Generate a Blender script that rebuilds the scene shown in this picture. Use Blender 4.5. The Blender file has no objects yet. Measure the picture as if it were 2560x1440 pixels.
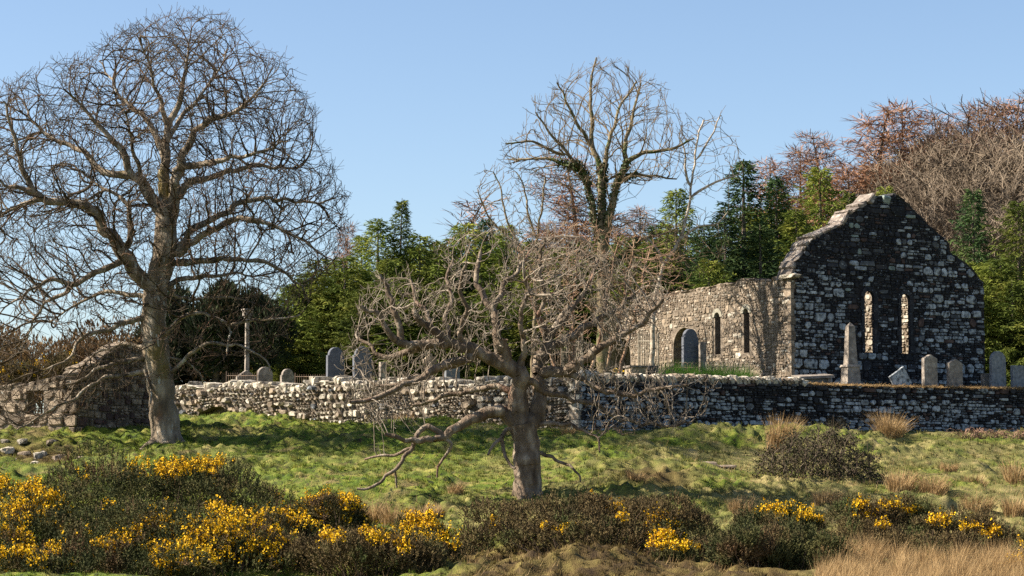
import bpy, math, random, colorsys
import numpy as np
from mathutils import Vector
from mathutils.geometry import tessellate_polygon

# ------------------------------------------------------------------ camera, sky, sun, exposure
SC = bpy.context.scene
COL = SC.collection
FPX = 5760.0                       # focal length in photo pixels (photo 2560 wide)
PITCH = math.atan(480 / FPX)       # the camera looks slightly uphill
cam = bpy.data.cameras.new('camera')
cam.sensor_width = 36.0
cam.lens = 36.0 * FPX / 2560.0
cam.clip_start = 0.5
cam.clip_end = 6000
camo = bpy.data.objects.new('camera', cam)
camo.location = (0, 0, 0)
camo.rotation_euler = (math.pi / 2 + PITCH, 0, 0)
COL.objects.link(camo)
SC.camera = camo

SUN_EL = math.radians(39)
SUN_XY = Vector((-0.998, -0.03)).normalized()      # towards the sun, on the ground
SUN_DIR = Vector((SUN_XY.x * math.cos(SUN_EL), SUN_XY.y * math.cos(SUN_EL), math.sin(SUN_EL)))
world = bpy.data.worlds.new('World')
SC.world = world
world.use_nodes = True
wn = world.node_tree
bg = wn.nodes['Background']
sky = wn.nodes.new('ShaderNodeTexSky')
sky.sky_type = 'NISHITA'
sky.sun_disc = False
sky.sun_elevation = SUN_EL
sky.sun_rotation = math.atan2(SUN_XY.x, SUN_XY.y)
sky.altitude = 1200
sky.air_density = 1.0
sky.dust_density = 2.2
sky.ozone_density = 1.8
wn.links.new(sky.outputs[0], bg.inputs[0])
bg.inputs[1].default_value = 0.066
sun = bpy.data.lights.new('sun', 'SUN')
sun.energy = 5.0
sun.angle = math.radians(0.53)
sun.color = (1.0, 0.89, 0.74)
suno = bpy.data.objects.new('sun', sun)
suno.rotation_euler = (-SUN_DIR).to_track_quat('-Z', 'Y').to_euler()
COL.objects.link(suno)
SC.view_settings.view_transform = 'Standard'
SC.view_settings.look = 'None'
SC.view_settings.exposure = 1.45
SC.view_settings.gamma = 1.0
SC.view_settings.use_curve_mapping = False
SC.cycles.max_bounces = 6
SC.cycles.diffuse_bounces = 3
SC.cycles.use_denoising = False

# ------------------------------------------------------------------ small maths
RNG = np.random.default_rng(7)
CP, SP = math.cos(PITCH), math.sin(PITCH)


def at(px, py, Y):
    """the point at depth Y that the photo shows at (px, py)"""
    u, v = (px - 1280) / FPX, (720 - py) / FPX
    d = np.array([u, CP - v * SP, SP + v * CP])
    return d * (Y / d[1])


def topx(p):
    p = np.asarray(p, float)
    f = p[..., 1] * CP + p[..., 2] * SP
    up = -p[..., 1] * SP + p[..., 2] * CP
    return 1280 + FPX * p[..., 0] / f, 720 - FPX * up / f


def hashn(i, j, k, seed):
    h = (i.astype(np.uint32) * np.uint32(374761393) + j.astype(np.uint32) * np.uint32(668265263)
         + k.astype(np.uint32) * np.uint32(2147483647) + np.uint32((seed * 974711 + 77) & 0xffffffff))
    h = (h ^ (h >> np.uint32(13))) * np.uint32(1274126177)
    h = h ^ (h >> np.uint32(16))
    return (h & np.uint32(0xffffff)).astype(np.float64) / 0xffffff


def vnoise(p, seed=0):
    p = np.asarray(p, float)
    i = np.floor(p).astype(np.int64)
    f = p - i
    f = f * f * (3 - 2 * f)
    r = 0
    for a in (0, 1):
        wa = f[:, 0] if a else 1 - f[:, 0]
        for b in (0, 1):
            wb = f[:, 1] if b else 1 - f[:, 1]
            for c in (0, 1):
                wc = f[:, 2] if c else 1 - f[:, 2]
                r = r + wa * wb * wc * hashn(i[:, 0] + a, i[:, 1] + b, i[:, 2] + c, seed)
    return r


def fbm(p, octv=3, seed=0):
    s, a, t = 0, 1.0, 0
    p = np.asarray(p, float)
    for o in range(octv):
        s = s + a * vnoise(p * (2 ** o) + o * 17.3, seed + o)
        t += a
        a *= 0.5
    return s / t


def sstep(a, b, x):
    t = np.clip((x - a) / (b - a), 0, 1)
    return t * t * (3 - 2 * t)


def in_poly(P, x, y):
    P = np.asarray(P, float)
    x = np.asarray(x, float)
    y = np.asarray(y, float)
    r = np.zeros(x.shape, bool)
    n = len(P)
    for i in range(n):
        x0, y0 = P[i]
        x1, y1 = P[(i + 1) % n]
        if y0 == y1:
            continue
        c = ((y0 > y) != (y1 > y)) & (x < (x1 - x0) * (y - y0) / (y1 - y0) + x0)
        r ^= c
    return r


# ------------------------------------------------------------------ the lie of the land
CX = 2.18          # x of the boundary wall's corner


def wall_y(x):
    return np.where(x > CX, 74 + 0.577 * (x - CX), 74 + 0.936 * (CX - x))


KY = [-300, 0, 30, 44, 50, 60, 74, 85]
KZ = [-2.2, -1.75, -2.6, -2.85, -2.25, -0.5, 1.62, 2.25]


def ground0(x, y):
    x = np.asarray(x, float)
    y = np.asarray(y, float)
    xc = np.clip(x, -40, 40)
    off = np.where(xc > CX, 0.577 * (xc - CX), 0.18 * (CX - xc))
    w = np.clip((y - 44) / 28, 0.15, 1)
    zf = np.interp(y - off * w, KY, KZ)
    D = y - wall_y(xc)
    f = sstep(-13.6, -11.6, x)
    Dp = np.clip(D, 0, 400)
    hill = 0.17 * np.clip(Dp - 22, 0, 60) * sstep(-6, 10, x)
    zc = 3.12 + 0.055 * np.clip(Dp, 0, 26) + hill
    zs = 2.0 + 0.03 * np.clip(Dp, 0, 60)
    zb = zs * (1 - f) + zc * f
    c = sstep(0.40, 0.75, D) * f + sstep(0.0, 4.0, D) * (1 - f)
    z = zf * (1 - c) + zb * c
    # mossy bank at the foot of the picture, and the worn hollow below the middle tree
    bx, by = 1.55, 49.6
    z = z + 0.55 * np.exp(-((x - bx) / 1.5) ** 2 - ((y - by) / 0.9) ** 2)
    return z


def lumps(x, y):
    """turf cushions, hoof prints and terracettes"""
    x = np.asarray(x, float)
    y = np.asarray(y, float)
    p = np.stack([x, y, 0 * x], 1)
    n1 = vnoise(p * np.array([1.1, 1.5, 1]) + 5.2, 3)
    n2 = vnoise(p * np.array([2.5, 3.2, 1]) + 9.1, 5)
    n3 = vnoise(p * 5.1 + 2.7, 8)
    b1 = 1 - np.abs(2 * n1 - 1)
    b2 = 1 - np.abs(2 * n2 - 1)
    big = fbm(p * np.array([0.22, 0.33, 1]), 3, 11)
    rough = sstep(0.35, 0.6, fbm(p * 0.25 + 3.3, 2, 21))
    h = 0.42 * (big - 0.5) + (0.07 + 0.10 * rough) * (b1 - 0.5) + (0.08 + 0.11 * rough) * (b2 - 0.5) + (0.09 + 0.15 * rough) * (n3 - 0.5)
    # terracettes: steps along the contour
    ph = (y * 0.62 + 1.3 * fbm(p * np.array([0.16, 0.3, 1]) + 7, 2, 31))
    saw = ph - np.floor(ph)
    h = h + 0.34 * (np.minimum(saw * 1.25, 1) - sstep(0.8, 1.0, saw)) * sstep(0.4, 0.6, fbm(p * 0.3 + 13, 2, 41))
    m = sstep(43, 47, y) * (1 - 0.8 * sstep(-2.6, -0.4, y - wall_y(np.clip(x, -40, 40)))) * (1 - sstep(-0.4, 0.3, y - wall_y(np.clip(x, -40, 40))))
    return h * (0.15 + 0.85 * m)


def zone_of(x, y):
    """how dry (towards the right and the foot of the slope) and how mossy-brown the turf is"""
    x = np.asarray(x, float)
    y = np.asarray(y, float)
    px, py = topx(np.stack([x, y, ground0(x, y)], 1))
    p = np.stack([x, y, 0 * x], 1)
    w = fbm(p * np.array([0.7, 0.9, 1]) + 2, 3, 91)
    dry = np.clip(0.58 * sstep(1350, 2250, px) + 0.5 * sstep(1180, 1330, py) * sstep(1100, 1500, px) + 0.25 + 2.6 * (w - 0.5), 0, 1)
    dry = dry * (0.45 + 0.55 * sstep(700, 1500, px))
    moss = sstep(1340, 1400, py) * (1 - sstep(1950, 2100, px)) * sstep(1000, 1200, px)
    moss = np.maximum(moss, 0.9 * np.exp(-((px - 1620) / 110) ** 2 - ((py - 1222) / 26) ** 2))
    moss = np.maximum(moss, 0.8 * np.exp(-((px - 90) / 140) ** 2 - ((py - 1145) / 30) ** 2))
    return np.stack([dry, np.clip(moss * (0.6 + w), 0, 1), 0 * x, 0 * x + 1], 1)


def paint(o, x, y):
    a = o.data.attributes.new('zone', 'FLOAT_COLOR', 'POINT')
    a.data.foreach_set('color', zone_of(x, y).astype(np.float32).ravel())


def ground(x, y):
    x = np.atleast_1d(np.asarray(x, float))
    y = np.atleast_1d(np.asarray(y, float))
    return ground0(x, y) + lumps(x, y)


def gz(x, y):
    return float(ground(x, y)[0])


def hit(px, py, y0=42, y1=79):
    """where the ray through (px, py) meets the slope"""
    Y = np.linspace(y0, y1, 800)
    d = at(px, py, 1.0)
    z = ground0(d[0] * Y, Y)
    k = np.nonzero(d[2] * Y < z)[0]
    Yh = Y[k[0]] if len(k) else y1
    return np.array([d[0] * Yh, Yh, gz(d[0] * Yh, Yh)])


# ------------------------------------------------------------------ objects
def mk_mesh(name, V, F, mats=(), smooth=False, mi=None):
    """V (n,3); F one array or several arrays of equal-length faces, or a list of lists"""
    me = bpy.data.meshes.new(name)
    V = np.asarray(V, np.float32)
    if isinstance(F, np.ndarray):
        F = [F]
    if len(F) and not isinstance(F[0], np.ndarray):
        me.from_pydata(V.tolist(), [], [list(map(int, f)) for f in F])
    else:
        F = [f for f in F if len(f)]
        nl = sum(f.size for f in F)
        nf = sum(len(f) for f in F)
        me.vertices.add(len(V))
        me.vertices.foreach_set('co', V.ravel())
        me.loops.add(nl)
        me.loops.foreach_set('vertex_index', np.concatenate([f.ravel() for f in F]).astype(np.int32))
        me.polygons.add(nf)
        tot = np.concatenate([np.full(len(f), f.shape[1]) for f in F])
        st = np.concatenate([[0], np.cumsum(tot)[:-1]])
        me.polygons.foreach_set('loop_start', st.astype(np.int32))
        me.update(calc_edges=True)
    for m in mats:
        me.materials.append(m)
    if mi is not None:
        me.polygons.foreach_set('material_index', np.asarray(mi, np.int32))
    me.polygons.foreach_set('use_smooth', np.full(len(me.polygons), smooth))
    me.update()
    return me


def link(name, data=None, parent=None, loc=None):
    o = bpy.data.objects.new(name, data)
    COL.objects.link(o)
    if parent is not None:
        o.parent = parent
    if loc is not None:
        o.location = loc
    return o


def tag(o, label=None, cat=None, group=None, kind=None):
    if label:
        o['label'] = label
    if cat:
        o['category'] = cat
    if group:
        o['group'] = group
    if kind:
        o['kind'] = kind
    return o


def thing(name, loc, label, cat, group=None):
    return tag(link(name, None, None, tuple(float(v) for v in loc)), label, cat, group, 'thing')


def part(name, parent, V, F, mats, smooth=False, mi=None, kind=None, label=None, base=None):
    """a child mesh whose vertices are given in world space"""
    if base is None:
        base = np.array(parent.location) if parent.parent is None else np.array(parent.location) + np.array(parent.parent.location)
    o = link(name, mk_mesh(name, np.asarray(V) - base, F, mats if isinstance(mats, (list, tuple)) else [mats], smooth, mi), parent)
    if kind:
        o['kind'] = kind
    if label:
        o['label'] = label
    return o


def copy_tree(o, parent=None):
    c = o.copy()
    COL.objects.link(c)
    c.parent = parent
    for ch in o.children:
        copy_tree(ch, c)
    return c


def boxVF(c, ax, ay, az, hx, hy, hz, top=1.0):
    """box with centre c, axes and half sizes; top scales the upper face"""
    c, ax, ay, az = [np.asarray(v, float) for v in (c, ax, ay, az)]
    V = []
    for sz, k in ((-1, 1.0), (1, top)):
        for sx, sy in ((-1, -1), (1, -1), (1, 1), (-1, 1)):
            V.append(c + ax * sx * hx * k + ay * sy * hy * k + az * sz * hz)
    F = [[3, 2, 1, 0], [4, 5, 6, 7], [0, 1, 5, 4], [1, 2, 6, 5], [2, 3, 7, 6], [3, 0, 4, 7]]
    return V, F


def joinVF(parts):
    V, F = [], []
    for v, f in parts:
        b = len(V)
        V += [np.asarray(q, float) for q in v]
        F += [[i + b for i in q] for q in f]
    return V, F


# ------------------------------------------------------------------ materials
def mat(name, cols, scale=3.0, detail=5.0, rough=0.9, bump=0.0, bscale=20.0, coords='pos', rnd=0.0,
        second=None, spec=0.2, stretch=(1, 1, 1), transl=0.0, distort=0.0, zone=None):
    """cols: [(pos, rgb), ...] over a noise; second: (rgb, scale, lo, hi) patches on top;
    rnd: brightness spread from object to object"""
    m = bpy.data.materials.new(name)
    m.use_nodes = True
    t = m.node_tree
    n, l = t.nodes, t.links
    b = n['Principled BSDF']
    b.inputs['Roughness'].default_value = rough
    b.inputs['Specular IOR Level'].default_value = spec
    if coords == 'pos':
        co = n.new('ShaderNodeNewGeometry').outputs['Position']
    else:
        co = n.new('ShaderNodeTexCoord').outputs['Object']
    mp = n.new('ShaderNodeMapping')
    mp.inputs['Scale'].default_value = stretch
    l.new(co, mp.inputs[0])
    co = mp.outputs[0]
    tx = n.new('ShaderNodeTexNoise')
    tx.inputs['Scale'].default_value = scale
    tx.inputs['Detail'].default_value = detail
    tx.inputs['Distortion'].default_value = distort
    l.new(co, tx.inputs['Vector'])
    cr = n.new('ShaderNodeValToRGB')
    e = cr.color_ramp.elements
    while len(e) < len(cols):
        e.new(0.5)
    for i, (p, c) in enumerate(cols):
        e[i].position = p
        e[i].color = (*c, 1)
    l.new(tx.outputs[0], cr.inputs[0])
    out = cr.outputs[0]
    for s in ([] if second is None else (second if isinstance(second, list) else [second])):
        rgb, sc2, lo, hi = s
        t2 = n.new('ShaderNodeTexNoise')
        t2.inputs['Scale'].default_value = sc2
        t2.inputs['Detail'].default_value = 4
        l.new(co, t2.inputs['Vector'])
        mr = n.new('ShaderNodeMapRange')
        mr.inputs[1].default_value = lo
        mr.inputs[2].default_value = hi
        l.new(t2.outputs[0], mr.inputs[0])
        mx = n.new('ShaderNodeMixRGB')
        mx.inputs[2].default_value = (*rgb, 1)
        l.new(mr.outputs[0], mx.inputs[0])
        l.new(out, mx.inputs[1])
        out = mx.outputs[0]
    if zone:
        at_ = n.new('ShaderNodeAttribute')
        at_.attribute_name = 'zone'
        sp_ = n.new('ShaderNodeSeparateColor')
        l.new(at_.outputs['Color'], sp_.inputs[0])
        for ch, cols2 in enumerate(zone):
            c2 = n.new('ShaderNodeValToRGB')
            e2 = c2.color_ramp.elements
            for i, (pp, cc) in enumerate(cols2):
                if i > 1:
                    e2.new(0.5)
                e2[i].position = pp
                e2[i].color = (*cc, 1)
            l.new(tx.outputs[0], c2.inputs[0])
            mx = n.new('ShaderNodeMixRGB')
            l.new(sp_.outputs[ch], mx.inputs[0])
            l.new(out, mx.inputs[1])
            l.new(c2.outputs[0], mx.inputs[2])
            out = mx.outputs[0]
    if rnd:
        oi = n.new('ShaderNodeObjectInfo')
        mr = n.new('ShaderNodeMapRange')
        mr.inputs[3].default_value = 1 - rnd
        mr.inputs[4].default_value = 1 + rnd
        l.new(oi.outputs['Random'], mr.inputs[0])
        hs = n.new('ShaderNodeHueSaturation')
        l.new(mr.outputs[0], hs.inputs['Value'])
        l.new(out, hs.inputs['Color'])
        out = hs.outputs[0]
    l.new(out, b.inputs['Base Color'])
    if bump:
        bt = n.new('ShaderNodeTexNoise')
        bt.inputs['Scale'].default_value = bscale
        bt.inputs['Detail'].default_value = 6
        l.new(co, bt.inputs['Vector'])
        bp = n.new('ShaderNodeBump')
        bp.inputs['Strength'].default_value = bump
        bp.inputs['Distance'].default_value = 0.05
        l.new(bt.outputs[0], bp.inputs['Height'])
        l.new(bp.outputs[0], b.inputs['Normal'])
    if transl:
        tr = n.new('ShaderNodeBsdfTranslucent')
        l.new(out, tr.inputs[0])
        ms = n.new('ShaderNodeMixShader')
        ms.inputs[0].default_value = transl
        l.new(b.outputs[0], ms.inputs[1])
        l.new(tr.outputs[0], ms.inputs[2])
        l.new(ms.outputs[0], n['Material Output'].inputs[0])
    return m


M = {}
LICH = (0.50, 0.52, 0.50)
DRY = [(0.3, (0.06, 0.066, 0.018)), (0.5, (0.155, 0.145, 0.048)), (0.7, (0.28, 0.225, 0.10))]
MOSSY = [(0.3, (0.030, 0.018, 0.009)), (0.5, (0.085, 0.058, 0.020)), (0.7, (0.15, 0.118, 0.036))]
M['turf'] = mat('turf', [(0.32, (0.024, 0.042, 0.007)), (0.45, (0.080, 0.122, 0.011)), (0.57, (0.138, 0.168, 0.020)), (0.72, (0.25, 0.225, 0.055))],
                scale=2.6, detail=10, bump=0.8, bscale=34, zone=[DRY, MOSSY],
                second=[((0.17, 0.135, 0.055), 0.9, 0.56, 0.70), ((0.055, 0.036, 0.018), 2.7, 0.62, 0.74), ((0.022, 0.030, 0.008), 7.5, 0.55, 0.66)])  # last patch: fine dark specks painted in as the shade between grass tufts
M['grass'] = mat('grass_blades', [(0.33, (0.026, 0.052, 0.006)), (0.5, (0.115, 0.160, 0.015)), (0.68, (0.27, 0.25, 0.05))], scale=3.4, detail=8, transl=0.25, zone=[DRY, MOSSY],
                 second=((0.22, 0.175, 0.075), 0.9, 0.55, 0.70))
M['lush'] = mat('lush_grass', [(0.3, (0.03, 0.09, 0.012)), (0.7, (0.09, 0.19, 0.02))], scale=4, transl=0.3)
M['straw'] = mat('straw', [(0.3, (0.20, 0.125, 0.055)), (0.55, (0.38, 0.26, 0.125)), (0.75, (0.50, 0.37, 0.20))], scale=5, transl=0.2)
M['moss_bank'] = mat('moss', [(0.3, (0.05, 0.035, 0.012)), (0.55, (0.14, 0.11, 0.03)), (0.75, (0.19, 0.16, 0.05))], scale=6)
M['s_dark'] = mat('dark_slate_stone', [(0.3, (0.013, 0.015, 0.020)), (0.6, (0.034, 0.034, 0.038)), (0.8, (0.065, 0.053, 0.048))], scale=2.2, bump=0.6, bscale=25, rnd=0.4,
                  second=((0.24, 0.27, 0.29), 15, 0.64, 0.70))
M['s_white'] = mat('white_lichened_stone', [(0.34, (0.022, 0.024, 0.028)), (0.46, (0.22, 0.24, 0.255)), (0.65, (0.40, 0.43, 0.45))], scale=7.5, bump=0.5, bscale=25, rnd=0.2,
                   second=((0.04, 0.04, 0.042), 15, 0.56, 0.68))
M['s_grey'] = mat('grey_stone', [(0.3, (0.045, 0.050, 0.058)), (0.7, (0.125, 0.13, 0.135))], scale=5, bump=0.5, bscale=25, rnd=0.35,
                  second=((0.33, 0.36, 0.38), 11, 0.60, 0.70))
M['s_green'] = mat('green_lichened_stone', [(0.3, (0.12, 0.15, 0.14)), (0.7, (0.28, 0.33, 0.30))], scale=5, bump=0.4, rnd=0.2)
M['s_red'] = mat('rusty_stone', [(0.3, (0.04, 0.025, 0.022)), (0.7, (0.11, 0.075, 0.065))], scale=4, bump=0.4, rnd=0.2)
M['s_tan'] = mat('tan_rubble_stone', [(0.3, (0.095, 0.074, 0.053)), (0.5, (0.19, 0.15, 0.11)), (0.75, (0.32, 0.26, 0.195))], scale=4, bump=0.6, bscale=25, rnd=0.35,
                 second=((0.50, 0.48, 0.43), 11, 0.62, 0.70))
M['s_buff'] = mat('buff_boulder', [(0.3, (0.20, 0.155, 0.11)), (0.7, (0.34, 0.275, 0.205))], scale=5, bump=0.5, rnd=0.25)
M['s_pale'] = mat('pale_lichened_rubble', [(0.34, (0.12, 0.10, 0.078)), (0.46, (0.33, 0.295, 0.235)), (0.7, (0.56, 0.515, 0.43))], scale=5, bump=0.6, bscale=22, rnd=0.3,
                  second=((0.09, 0.08, 0.065), 8, 0.60, 0.68))
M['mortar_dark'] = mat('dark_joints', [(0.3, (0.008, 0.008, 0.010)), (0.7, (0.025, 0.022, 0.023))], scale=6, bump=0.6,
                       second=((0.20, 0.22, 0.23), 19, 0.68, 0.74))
M['mortar_tan'] = mat('lime_mortar', [(0.3, (0.10, 0.08, 0.06)), (0.5, (0.17, 0.138, 0.105)), (0.7, (0.26, 0.22, 0.17))], scale=5, bump=0.8, bscale=18,
                      second=((0.46, 0.43, 0.38), 16, 0.66, 0.73))
M['mortar_earth'] = mat('earth_joints', [(0.3, (0.05, 0.04, 0.03)), (0.7, (0.15, 0.125, 0.095))], scale=6, bump=0.6)
M['coping'] = mat('lichened_coping', [(0.3, (0.10, 0.082, 0.068)), (0.55, (0.20, 0.17, 0.145)), (0.75, (0.38, 0.35, 0.31))], scale=6, bump=0.6, rnd=0.2)
M['dressed'] = mat('dressed_sandstone', [(0.3, (0.22, 0.205, 0.16)), (0.7, (0.33, 0.31, 0.25))], scale=5, bump=0.3)
M['grave'] = mat('weathered_gravestone', [(0.3, (0.12, 0.105, 0.09)), (0.55, (0.25, 0.215, 0.18)), (0.75, (0.36, 0.32, 0.27))], scale=6, bump=0.4, rnd=0.2,
                 second=((0.45, 0.45, 0.42), 15, 0.66, 0.72))
M['grave_grey'] = mat('grey_granite', [(0.3, (0.10, 0.11, 0.12)), (0.7, (0.22, 0.23, 0.24))], scale=9, bump=0.2, rnd=0.15)
M['grave_slate'] = mat('blue_slate', [(0.3, (0.085, 0.095, 0.115)), (0.7, (0.14, 0.15, 0.175))], scale=8, bump=0.1)
M['grave_black'] = mat('dark_granite', [(0.3, (0.02, 0.02, 0.025)), (0.7, (0.06, 0.06, 0.065))], scale=12, rough=0.5)
M['iron'] = mat('rusted_iron', [(0.3, (0.06, 0.045, 0.035)), (0.7, (0.17, 0.115, 0.075))], scale=12, rough=0.7)
M['iron_pale'] = mat('weathered_iron', [(0.3, (0.16, 0.14, 0.11)), (0.7, (0.33, 0.29, 0.23))], scale=12, rough=0.7)
M['bark_big'] = mat('sycamore_bark', [(0.28, (0.065, 0.048, 0.032)), (0.5, (0.20, 0.158, 0.112)), (0.70, (0.42, 0.36, 0.28))], scale=3.2, detail=8, bump=0.9, bscale=16,
                    stretch=(1, 1, 0.35), second=[((0.16, 0.12, 0.02), 1.1, 0.60, 0.72), ((0.42, 0.41, 0.36), 7, 0.62, 0.70), ((0.16, 0.085, 0.05), 1.7, 0.66, 0.78)])
M['twig_big'] = mat('sycamore_twigs', [(0.3, (0.026, 0.019, 0.013)), (0.5, (0.062, 0.046, 0.031)), (0.75, (0.135, 0.105, 0.068))], scale=2.2, detail=6,
                    second=((0.095, 0.055, 0.032), 0.7, 0.52, 0.68))
M['bark_mid'] = mat('old_grey_bark', [(0.28, (0.055, 0.038, 0.025)), (0.5, (0.145, 0.108, 0.076)), (0.72, (0.31, 0.26, 0.20))], scale=4.5, detail=8, bump=0.9, bscale=20,
                    stretch=(1, 1, 0.5), second=[((0.19, 0.11, 0.075), 1.3, 0.60, 0.72)])
M['twig_mid'] = mat('grey_brown_twigs', [(0.3, (0.072, 0.055, 0.040)), (0.5, (0.172, 0.140, 0.106)), (0.75, (0.33, 0.285, 0.228))], scale=2.5, detail=5)
M['bark_ash'] = mat('ash_bark', [(0.3, (0.075, 0.06, 0.032)), (0.5, (0.17, 0.135, 0.08)), (0.75, (0.30, 0.245, 0.16))], scale=4, detail=6, bump=0.6,
                    second=((0.05, 0.075, 0.018), 2.2, 0.56, 0.66))
M['twig_ash'] = mat('ash_twigs', [(0.3, (0.06, 0.043, 0.026)), (0.7, (0.19, 0.145, 0.09))], scale=2.5)
M['bark_birch'] = mat('pale_birch_bark', [(0.35, (0.20, 0.16, 0.12)), (0.55, (0.46, 0.40, 0.32))], scale=6, bump=0.4)
M['twig_brown'] = mat('brown_scrub_twigs', [(0.3, (0.10, 0.058, 0.038)), (0.55, (0.22, 0.14, 0.09)), (0.75, (0.33, 0.235, 0.155))], scale=1.2)
M['larch'] = mat('larch_twigs', [(0.3, (0.15, 0.072, 0.042)), (0.55, (0.27, 0.148, 0.085)), (0.75, (0.37, 0.225, 0.14))], scale=1.0, rnd=0.2)
M['wood_grey'] = mat('far_wood_twigs', [(0.3, (0.085, 0.064, 0.045)), (0.55, (0.18, 0.14, 0.10)), (0.75, (0.28, 0.23, 0.17))], scale=0.7, rnd=0.2)
M['wood_red'] = mat('far_wood_red_twigs', [(0.3, (0.080, 0.050, 0.036)), (0.55, (0.16, 0.108, 0.076)), (0.75, (0.25, 0.18, 0.13))], scale=0.7, rnd=0.2)
M['bark_con'] = mat('conifer_bark', [(0.3, (0.06, 0.045, 0.035)), (0.7, (0.18, 0.145, 0.115))], scale=4)
M['needles'] = mat('spruce_needles', [(0.28, (0.038, 0.066, 0.014)), (0.48, (0.110, 0.145, 0.024)), (0.70, (0.205, 0.21, 0.034))], scale=0.9, detail=6, rnd=0.3, transl=0.15,
                   second=((0.16, 0.115, 0.035), 1.6, 0.64, 0.76))
M['needles_blue'] = mat('dark_spruce_needles', [(0.28, (0.014, 0.036, 0.016)), (0.5, (0.042, 0.078, 0.024)), (0.72, (0.095, 0.13, 0.034))], scale=0.9, detail=6, rnd=0.25, transl=0.15)
M['yew'] = mat('yew_foliage', [(0.3, (0.010, 0.018, 0.009)), (0.7, (0.034, 0.046, 0.018))], scale=1.5, transl=0.1)
M['brown_leaf'] = mat('russet_hedge_leaves', [(0.3, (0.09, 0.055, 0.028)), (0.55, (0.17, 0.105, 0.05)), (0.75, (0.15, 0.13, 0.05))], scale=1.3, transl=0.15)
M['ivy'] = mat('ivy_leaves', [(0.3, (0.018, 0.034, 0.008)), (0.7, (0.07, 0.092, 0.024))], scale=3, rough=0.6)
M['gorse'] = mat('gorse_spines', [(0.28, (0.016, 0.022, 0.008)), (0.50, (0.052, 0.058, 0.018)), (0.72, (0.11, 0.095, 0.032))], scale=1.8, detail=6,
                 second=((0.12, 0.072, 0.036), 1.1, 0.52, 0.66))
M['gorse_brown'] = mat('faded_gorse_spines', [(0.28, (0.030, 0.023, 0.011)), (0.50, (0.095, 0.066, 0.028)), (0.72, (0.14, 0.11, 0.045))], scale=1.8, detail=6,
                       second=((0.06, 0.075, 0.022), 1.2, 0.52, 0.66))
M['gorse_stem'] = mat('gorse_stems', [(0.3, (0.05, 0.032, 0.022)), (0.7, (0.17, 0.115, 0.075))], scale=3)
M['petal'] = mat('gorse_petals', [(0.35, (0.56, 0.30, 0.003)), (0.6, (0.80, 0.50, 0.010))], scale=5, rough=0.7, transl=0.15)
M['daffodil'] = mat('daffodil_petals', [(0.3, (0.75, 0.50, 0.01)), (0.7, (0.85, 0.62, 0.03))], scale=5)
M['bramble'] = mat('bramble_stems', [(0.3, (0.04, 0.03, 0.021)), (0.55, (0.09, 0.068, 0.047)), (0.75, (0.18, 0.14, 0.10))], scale=2)
M['bramble_red'] = mat('red_bramble_stems', [(0.3, (0.14, 0.075, 0.05)), (0.7, (0.32, 0.205, 0.14))], scale=3)
M['bramble_leaf'] = mat('bramble_leaves', [(0.3, (0.022, 0.025, 0.011)), (0.7, (0.075, 0.068, 0.032))], scale=3)

# ------------------------------------------------------------------ ground sheet
def axis(lo, hi, step, far0, far1):
    a = np.arange(lo, hi + step / 2, step)
    l = [lo]
    s = step
    while l[-1] > far0:
        s *= 1.35
        l.append(l[-1] - s)
    r = [hi]
    s = step
    while r[-1] < far1:
        s *= 1.35
        r.append(r[-1] + s)
    return np.concatenate([l[::-1][:-1], a, r[1:]])


xs = axis(-17.0, 18.5, 0.085, -2500, 2500)
ys = axis(46.5, 79.5, 0.080, -600, 79.6)
ys = np.concatenate([ys[ys < 79.55], axis(79.66, 91.0, 0.16, 79.66, 4000)])
GX, GY = np.meshgrid(xs, ys)
gzv = ground(GX.ravel(), GY.ravel())
nx, ny = len(xs), len(ys)
idx = np.arange(nx * ny).reshape(ny, nx)
q = np.stack([idx[:-1, :-1], idx[:-1, 1:], idx[1:, 1:], idx[1:, :-1]], -1).reshape(-1, 4)
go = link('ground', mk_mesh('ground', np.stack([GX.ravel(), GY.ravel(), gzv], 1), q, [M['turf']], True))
paint(go, GX.ravel(), GY.ravel())
tag(go, 'lumpy green and tan turf of the sloping hillside', 'ground', kind='structure')

# ------------------------------------------------------------------ masonry
class Plane:
    """a vertical wall face: P0 + e*t, height z, o metres out of the face"""
    def __init__(s, P0, e, n):
        s.P = np.array(P0[:2], float)
        s.e = np.array(e, float) / np.hypot(*e)
        s.n = np.array(n, float) / np.hypot(*n)

    def p3(s, t, z, o=0.0):
        q_ = s.P + s.e * t + s.n * o
        return np.array([q_[0], q_[1], z])

    def px(s, px, py):
        d = at(px, py, 1.0)
        t = (d[0] * s.P[1] - s.P[0]) / (s.e[0] - d[0] * s.e[1])
        return t, d[2] * (s.P[1] + s.e[1] * t)


def clip(poly, a, b, c):
    """keep a*x + b*y <= c"""
    out = []
    n = len(poly)
    for i in range(n):
        p, q_ = poly[i], poly[(i + 1) % n]
        dp, dq = a * p[0] + b * p[1] - c, a * q_[0] + b * q_[1] - c
        if dp <= 0:
            out.append(p)
        if (dp < 0) != (dq < 0) and dp != dq:
            k = dp / (dp - dq)
            out.append((p[0] + (q_[0] - p[0]) * k, p[1] + (q_[1] - p[1]) * k))
    return out


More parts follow.
